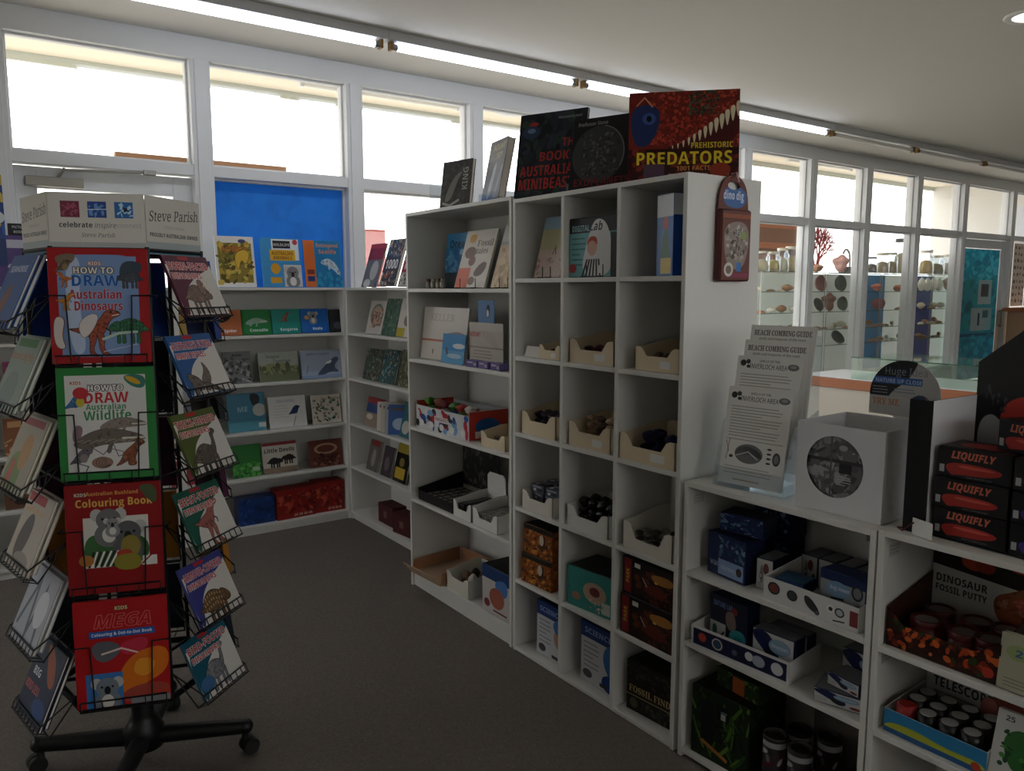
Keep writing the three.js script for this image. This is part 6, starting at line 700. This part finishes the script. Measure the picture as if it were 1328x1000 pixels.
// coral fan
{ const t = thing('coral_fan', 'red branching coral fan standing on top of the second show case', 'coral', [8.54, 1.7455, -5.65]), g = []; const grow = (p, a, l, r, n) => { if (n === 0) return; const q = [p[0] + Math.sin(a) * l, p[1] + Math.cos(a) * l, p[2] + rr(-0.02, 0.02)]; g.push(rod(p, q, r, 5)); const k = n > 3 ? 3 : 2; for (let i = 0; i < k; i++) grow(q, a + (i - (k - 1) / 2) * 0.5 + rr(-0.16, 0.16), l * rr(0.72, 0.9), r * 0.72, n - 1); };
  for (const a of [-0.35, 0, 0.35]) grow([a * 0.05, 0.05, 0], a + 0.12, 0.13, 0.012, 6); part('branches', g, std('#a83c30', 0.7), t); part('foot', lump(0.09, 0.5, 2, 0.3).translate(0, 0.062, 0), std('#b98a70', 0.7), t); }
put('coral', lump(0.09, 1, 3, 0.5), std('#d9a8a0', 0.6), 'pale pink coral block beside the red coral fan', 8.86, 1.745, -5.52, 0, 'coral');
{ const t = thing('diving_tap', 'curved grey pipe standing beside the pale pink coral', 'pipe', [9.06, 1.7455, -5.56]), cv = new THREE.CatmullRomCurve3([[0.04, 0, 0], [0.05, 0.16, 0], [0.02, 0.26, 0], [-0.05, 0.29, 0], [-0.1, 0.24, 0]].map(V)); part('pipe', new THREE.TubeGeometry(cv, 24, 0.013, 8), M.metal, t); part('foot', box(0.22, 0.08, 0.1, 0, 0.04, 0, 0.006), std('#6a6c68', 0.5), t); }
const bottle = (lab, x, y, z, r, h, f, capc) => { const t = thing('specimen_jar', lab, 'jar', [x, y + 0.0005, z]); part('glass', lathe([[0, 0.002], [r * 0.95, 0.002], [r, 0.01], [r, h * 0.82], [r * 0.8, h * 0.9], [r * 0.78, h], [r * 0.74, h], [r * 0.76, h * 0.9], [r * 0.95, h * 0.8], [r * 0.95, 0.012], [0, 0.01]], 20), M.acrylic, t); part('contents', lathe([[0, 0.012], [r * 0.88, 0.012], [r * 0.9, h * 0.3], [r * 0.7, h * 0.58], [r * 0.3, h * 0.66], [0, h * 0.68]], 16), new THREE.MeshPhysicalMaterial({ color: f, roughness: 0.8, transmission: 0.35, thickness: 0 }), t); part('lid', cyl(r * 0.82, r * 0.82, h * 0.12, 0, h, 0, 20), std(capc, 0.4), t); };
put('bottle', lathe([[0, 0], [0.035, 0], [0.037, 0.15], [0.02, 0.19], [0.018, 0.25], [0.026, 0.252], [0.026, 0.27], [0, 0.27]], 18), std('#5a3a34', 0.3), 'brown bottle at the right end of the case with the red coral fan', 9.25, 1.7455, -5.56, 0, 'bottle');
[[7.2, 0.07, 0.16, '#d9b98a'], [7.4, 0.08, 0.2, '#e2d4ac'], [7.6, 0.08, 0.2, '#d9c27a'], [7.765, 0.072, 0.24, '#e2d9bc'], [7.935, 0.085, 0.26, '#d9c48a']].forEach(([x, r, h, f], i) => bottle(['small amber specimen jar leftmost on the leftmost show case', 'cream specimen jar second on the leftmost show case', 'yellow specimen jar in the middle of the first show case', 'cream specimen jar fourth on the leftmost show case', 'tallest specimen jar of the leftmost show case, nearest the coral fan'][i], x, 1.745, -5.57, r, h, f, '#c9c4b4'));
[[9.62, 0.075, 0.19, '#6a604a', '#22221f'], [9.87, 0.09, 0.24, '#cdb488', '#c9c2ae'], [10.09, 0.08, 0.25, '#bfa878', '#c9c2ae'], [10.34, 0.11, 0.42, '#cdbf96', '#2c2c28']].forEach(([x, r, h, f, k], i) => bottle(['black lidded short specimen jar on the light blue strip case', 'wide pale specimen jar second on the light blue strip case', 'pale specimen jar third on the light blue strip case', 'tall black lidded specimen jar on the light blue strip case'][i], x, 1.745, -5.57, r, h, f, k));
[[10.98, 0.1, 0.3, '#c9a84c', '#d9d4c4'], [11.26, 0.11, 0.24, '#8a7a48', '#c9c2ae'], [11.56, 0.1, 0.26, '#cdbba0', '#d9d4c4']].forEach(([x, r, h, f, k], i) => bottle(['golden specimen jar on the navy strip case', 'olive specimen jar in the middle of the navy strip case', 'pale specimen jar at the right of the navy strip case'][i], x, 1.745, -5.57, r, h, f, k));
put('coral', lump(0.06, 0.6, 2, 0.4), std('#c9603c', 0.6), 'orange coral on the upper shelf of the light blue strip case', 10.3, 1.522, -5.55, 0, 'coral'); put('coral', lump(0.07, 0.6, 2, 0.4), std('#b8604c', 0.6), 'salmon coral left on the upper shelf of the light blue strip case', 9.66, 1.522, -5.5, 0, 'coral'); put('sea_urchin', lump(0.085, 0.85, 3, 0.1), std('#8a3c48', 0.6), 'crimson round sea urchin on the middle shelf of the light blue strip case', 9.8, 1.285, -5.55, 0, 'sea urchin');
for (let i = 0; i < 4; i++) put('shell', whorl(0.066).rotateZ(Math.PI / 2), std('#e0d9cb', 0.5), ['large white whelk standing leftmost on the upper shelf of the navy strip case', 'large white whelk standing second on the upper shelf of the navy strip case', 'large white whelk standing third on the upper shelf of the navy strip case', 'large white whelk standing fourth on the upper shelf of the navy strip case'][i], 10.92 + i * 0.16, 1.522, -5.55); put('shell', lump(0.075, 1.2, 3, 0.3), std('#8a6a54', 0.5), 'large brown shell right of the white whelks', 11.62, 1.522, -5.55);
// farther off on the verandah
{ const t = thing('timber_cabinet', 'brown panelled timber cabinet seen through the glass behind the first show case', 'cabinet', [9.2, 0, -6.9]); part('carcass', span(-0.6, 0.6, 0, 2.5, -0.1, 0.15, 0.004), M.timber, t); for (const [a, b, c, d] of [[-0.55, 0.55, 2.1, 2.45], [-0.55, -0.02, 0.9, 2.02], [0.02, 0.55, 0.9, 2.02]]) { const q = part('door', span(a, b, c, d, 0.15, 0.17, 0.004), M.pine, t); part('panel', span(a + 0.08, b - 0.08, c + 0.08, d - 0.08, 0.17, 0.178, 0.004), M.timber, q); } }
{ const t = thing('timber_plank', 'tan timber plank lying on the transom ledge outside the upper panes', 'plank', [1.405, 2.3182, WZ - 0.2]); part('board', box(1.06, 0.062, 0.06, 0, 0.031, 0, 0.003), std('#b4835c', 0.7), t); part('ledge', span(-0.56, 0.56, -0.03, -0.0005, -0.04, 0.06, 0.002), M.frame, t); }
{ const t = thing('verandah_sign', 'pale red board seen through the glass behind the corner bookcase books', 'sign', [3.07, 0, -6.4]); part('board', box(0.22, 0.5, 0.02, 0, 1.82, 0, 0.003), std('#c9503c', 0.6), t); part('post', rod([0, 0, -0.02], [0, 1.9, -0.02], 0.02, 10), M.metal, t); part('foot', cyl(0.16, 0.16, 0.02, 0, 0, -0.02, 24), M.metal, t); }
const vb = (x0, x1, lab) => { const t = thing('fluorescent_light', lab, 'light', [(x0 + x1) / 2, 3.3, -6.45]), L = x1 - x0; part('housing', box(L, 0.05, 0.1, 0, -0.025, 0, 0.004), M.frame, t); part('tube', new THREE.CylinderGeometry(0.019, 0.019, L - 0.1, 14).rotateZ(Math.PI / 2).translate(0, -0.075, 0), tubeOff, t); for (const s of [-1, 1]) part('lamp_holder', box(0.03, 0.06, 0.05, s * (L / 2 - 0.03), -0.07, 0, 0.004), M.frame, t); };
vb(2.44, 4.03, 'unlit fluorescent fitting on the verandah ceiling seen through the second and third upper panes'); vb(9.0, 10.5, 'unlit fluorescent fitting on the verandah ceiling far to the right');
{ const t = thing('ceiling_vent', 'round white vent in the verandah ceiling left of the large dark book', 'vent', [4.65, 3.3, -6.5]); part('rim', lathe([[0.1, -0.001], [0.2, -0.001], [0.2, -0.012], [0.16, -0.03], [0.1, -0.02], [0.1, -0.001]], 32), M.frame, t); part('grille', cyl(0.1, 0.1, 0.006, 0, -0.012, 0, 24), std('#b4aea2', 0.7), t); }
renderer.render(scene, camera);
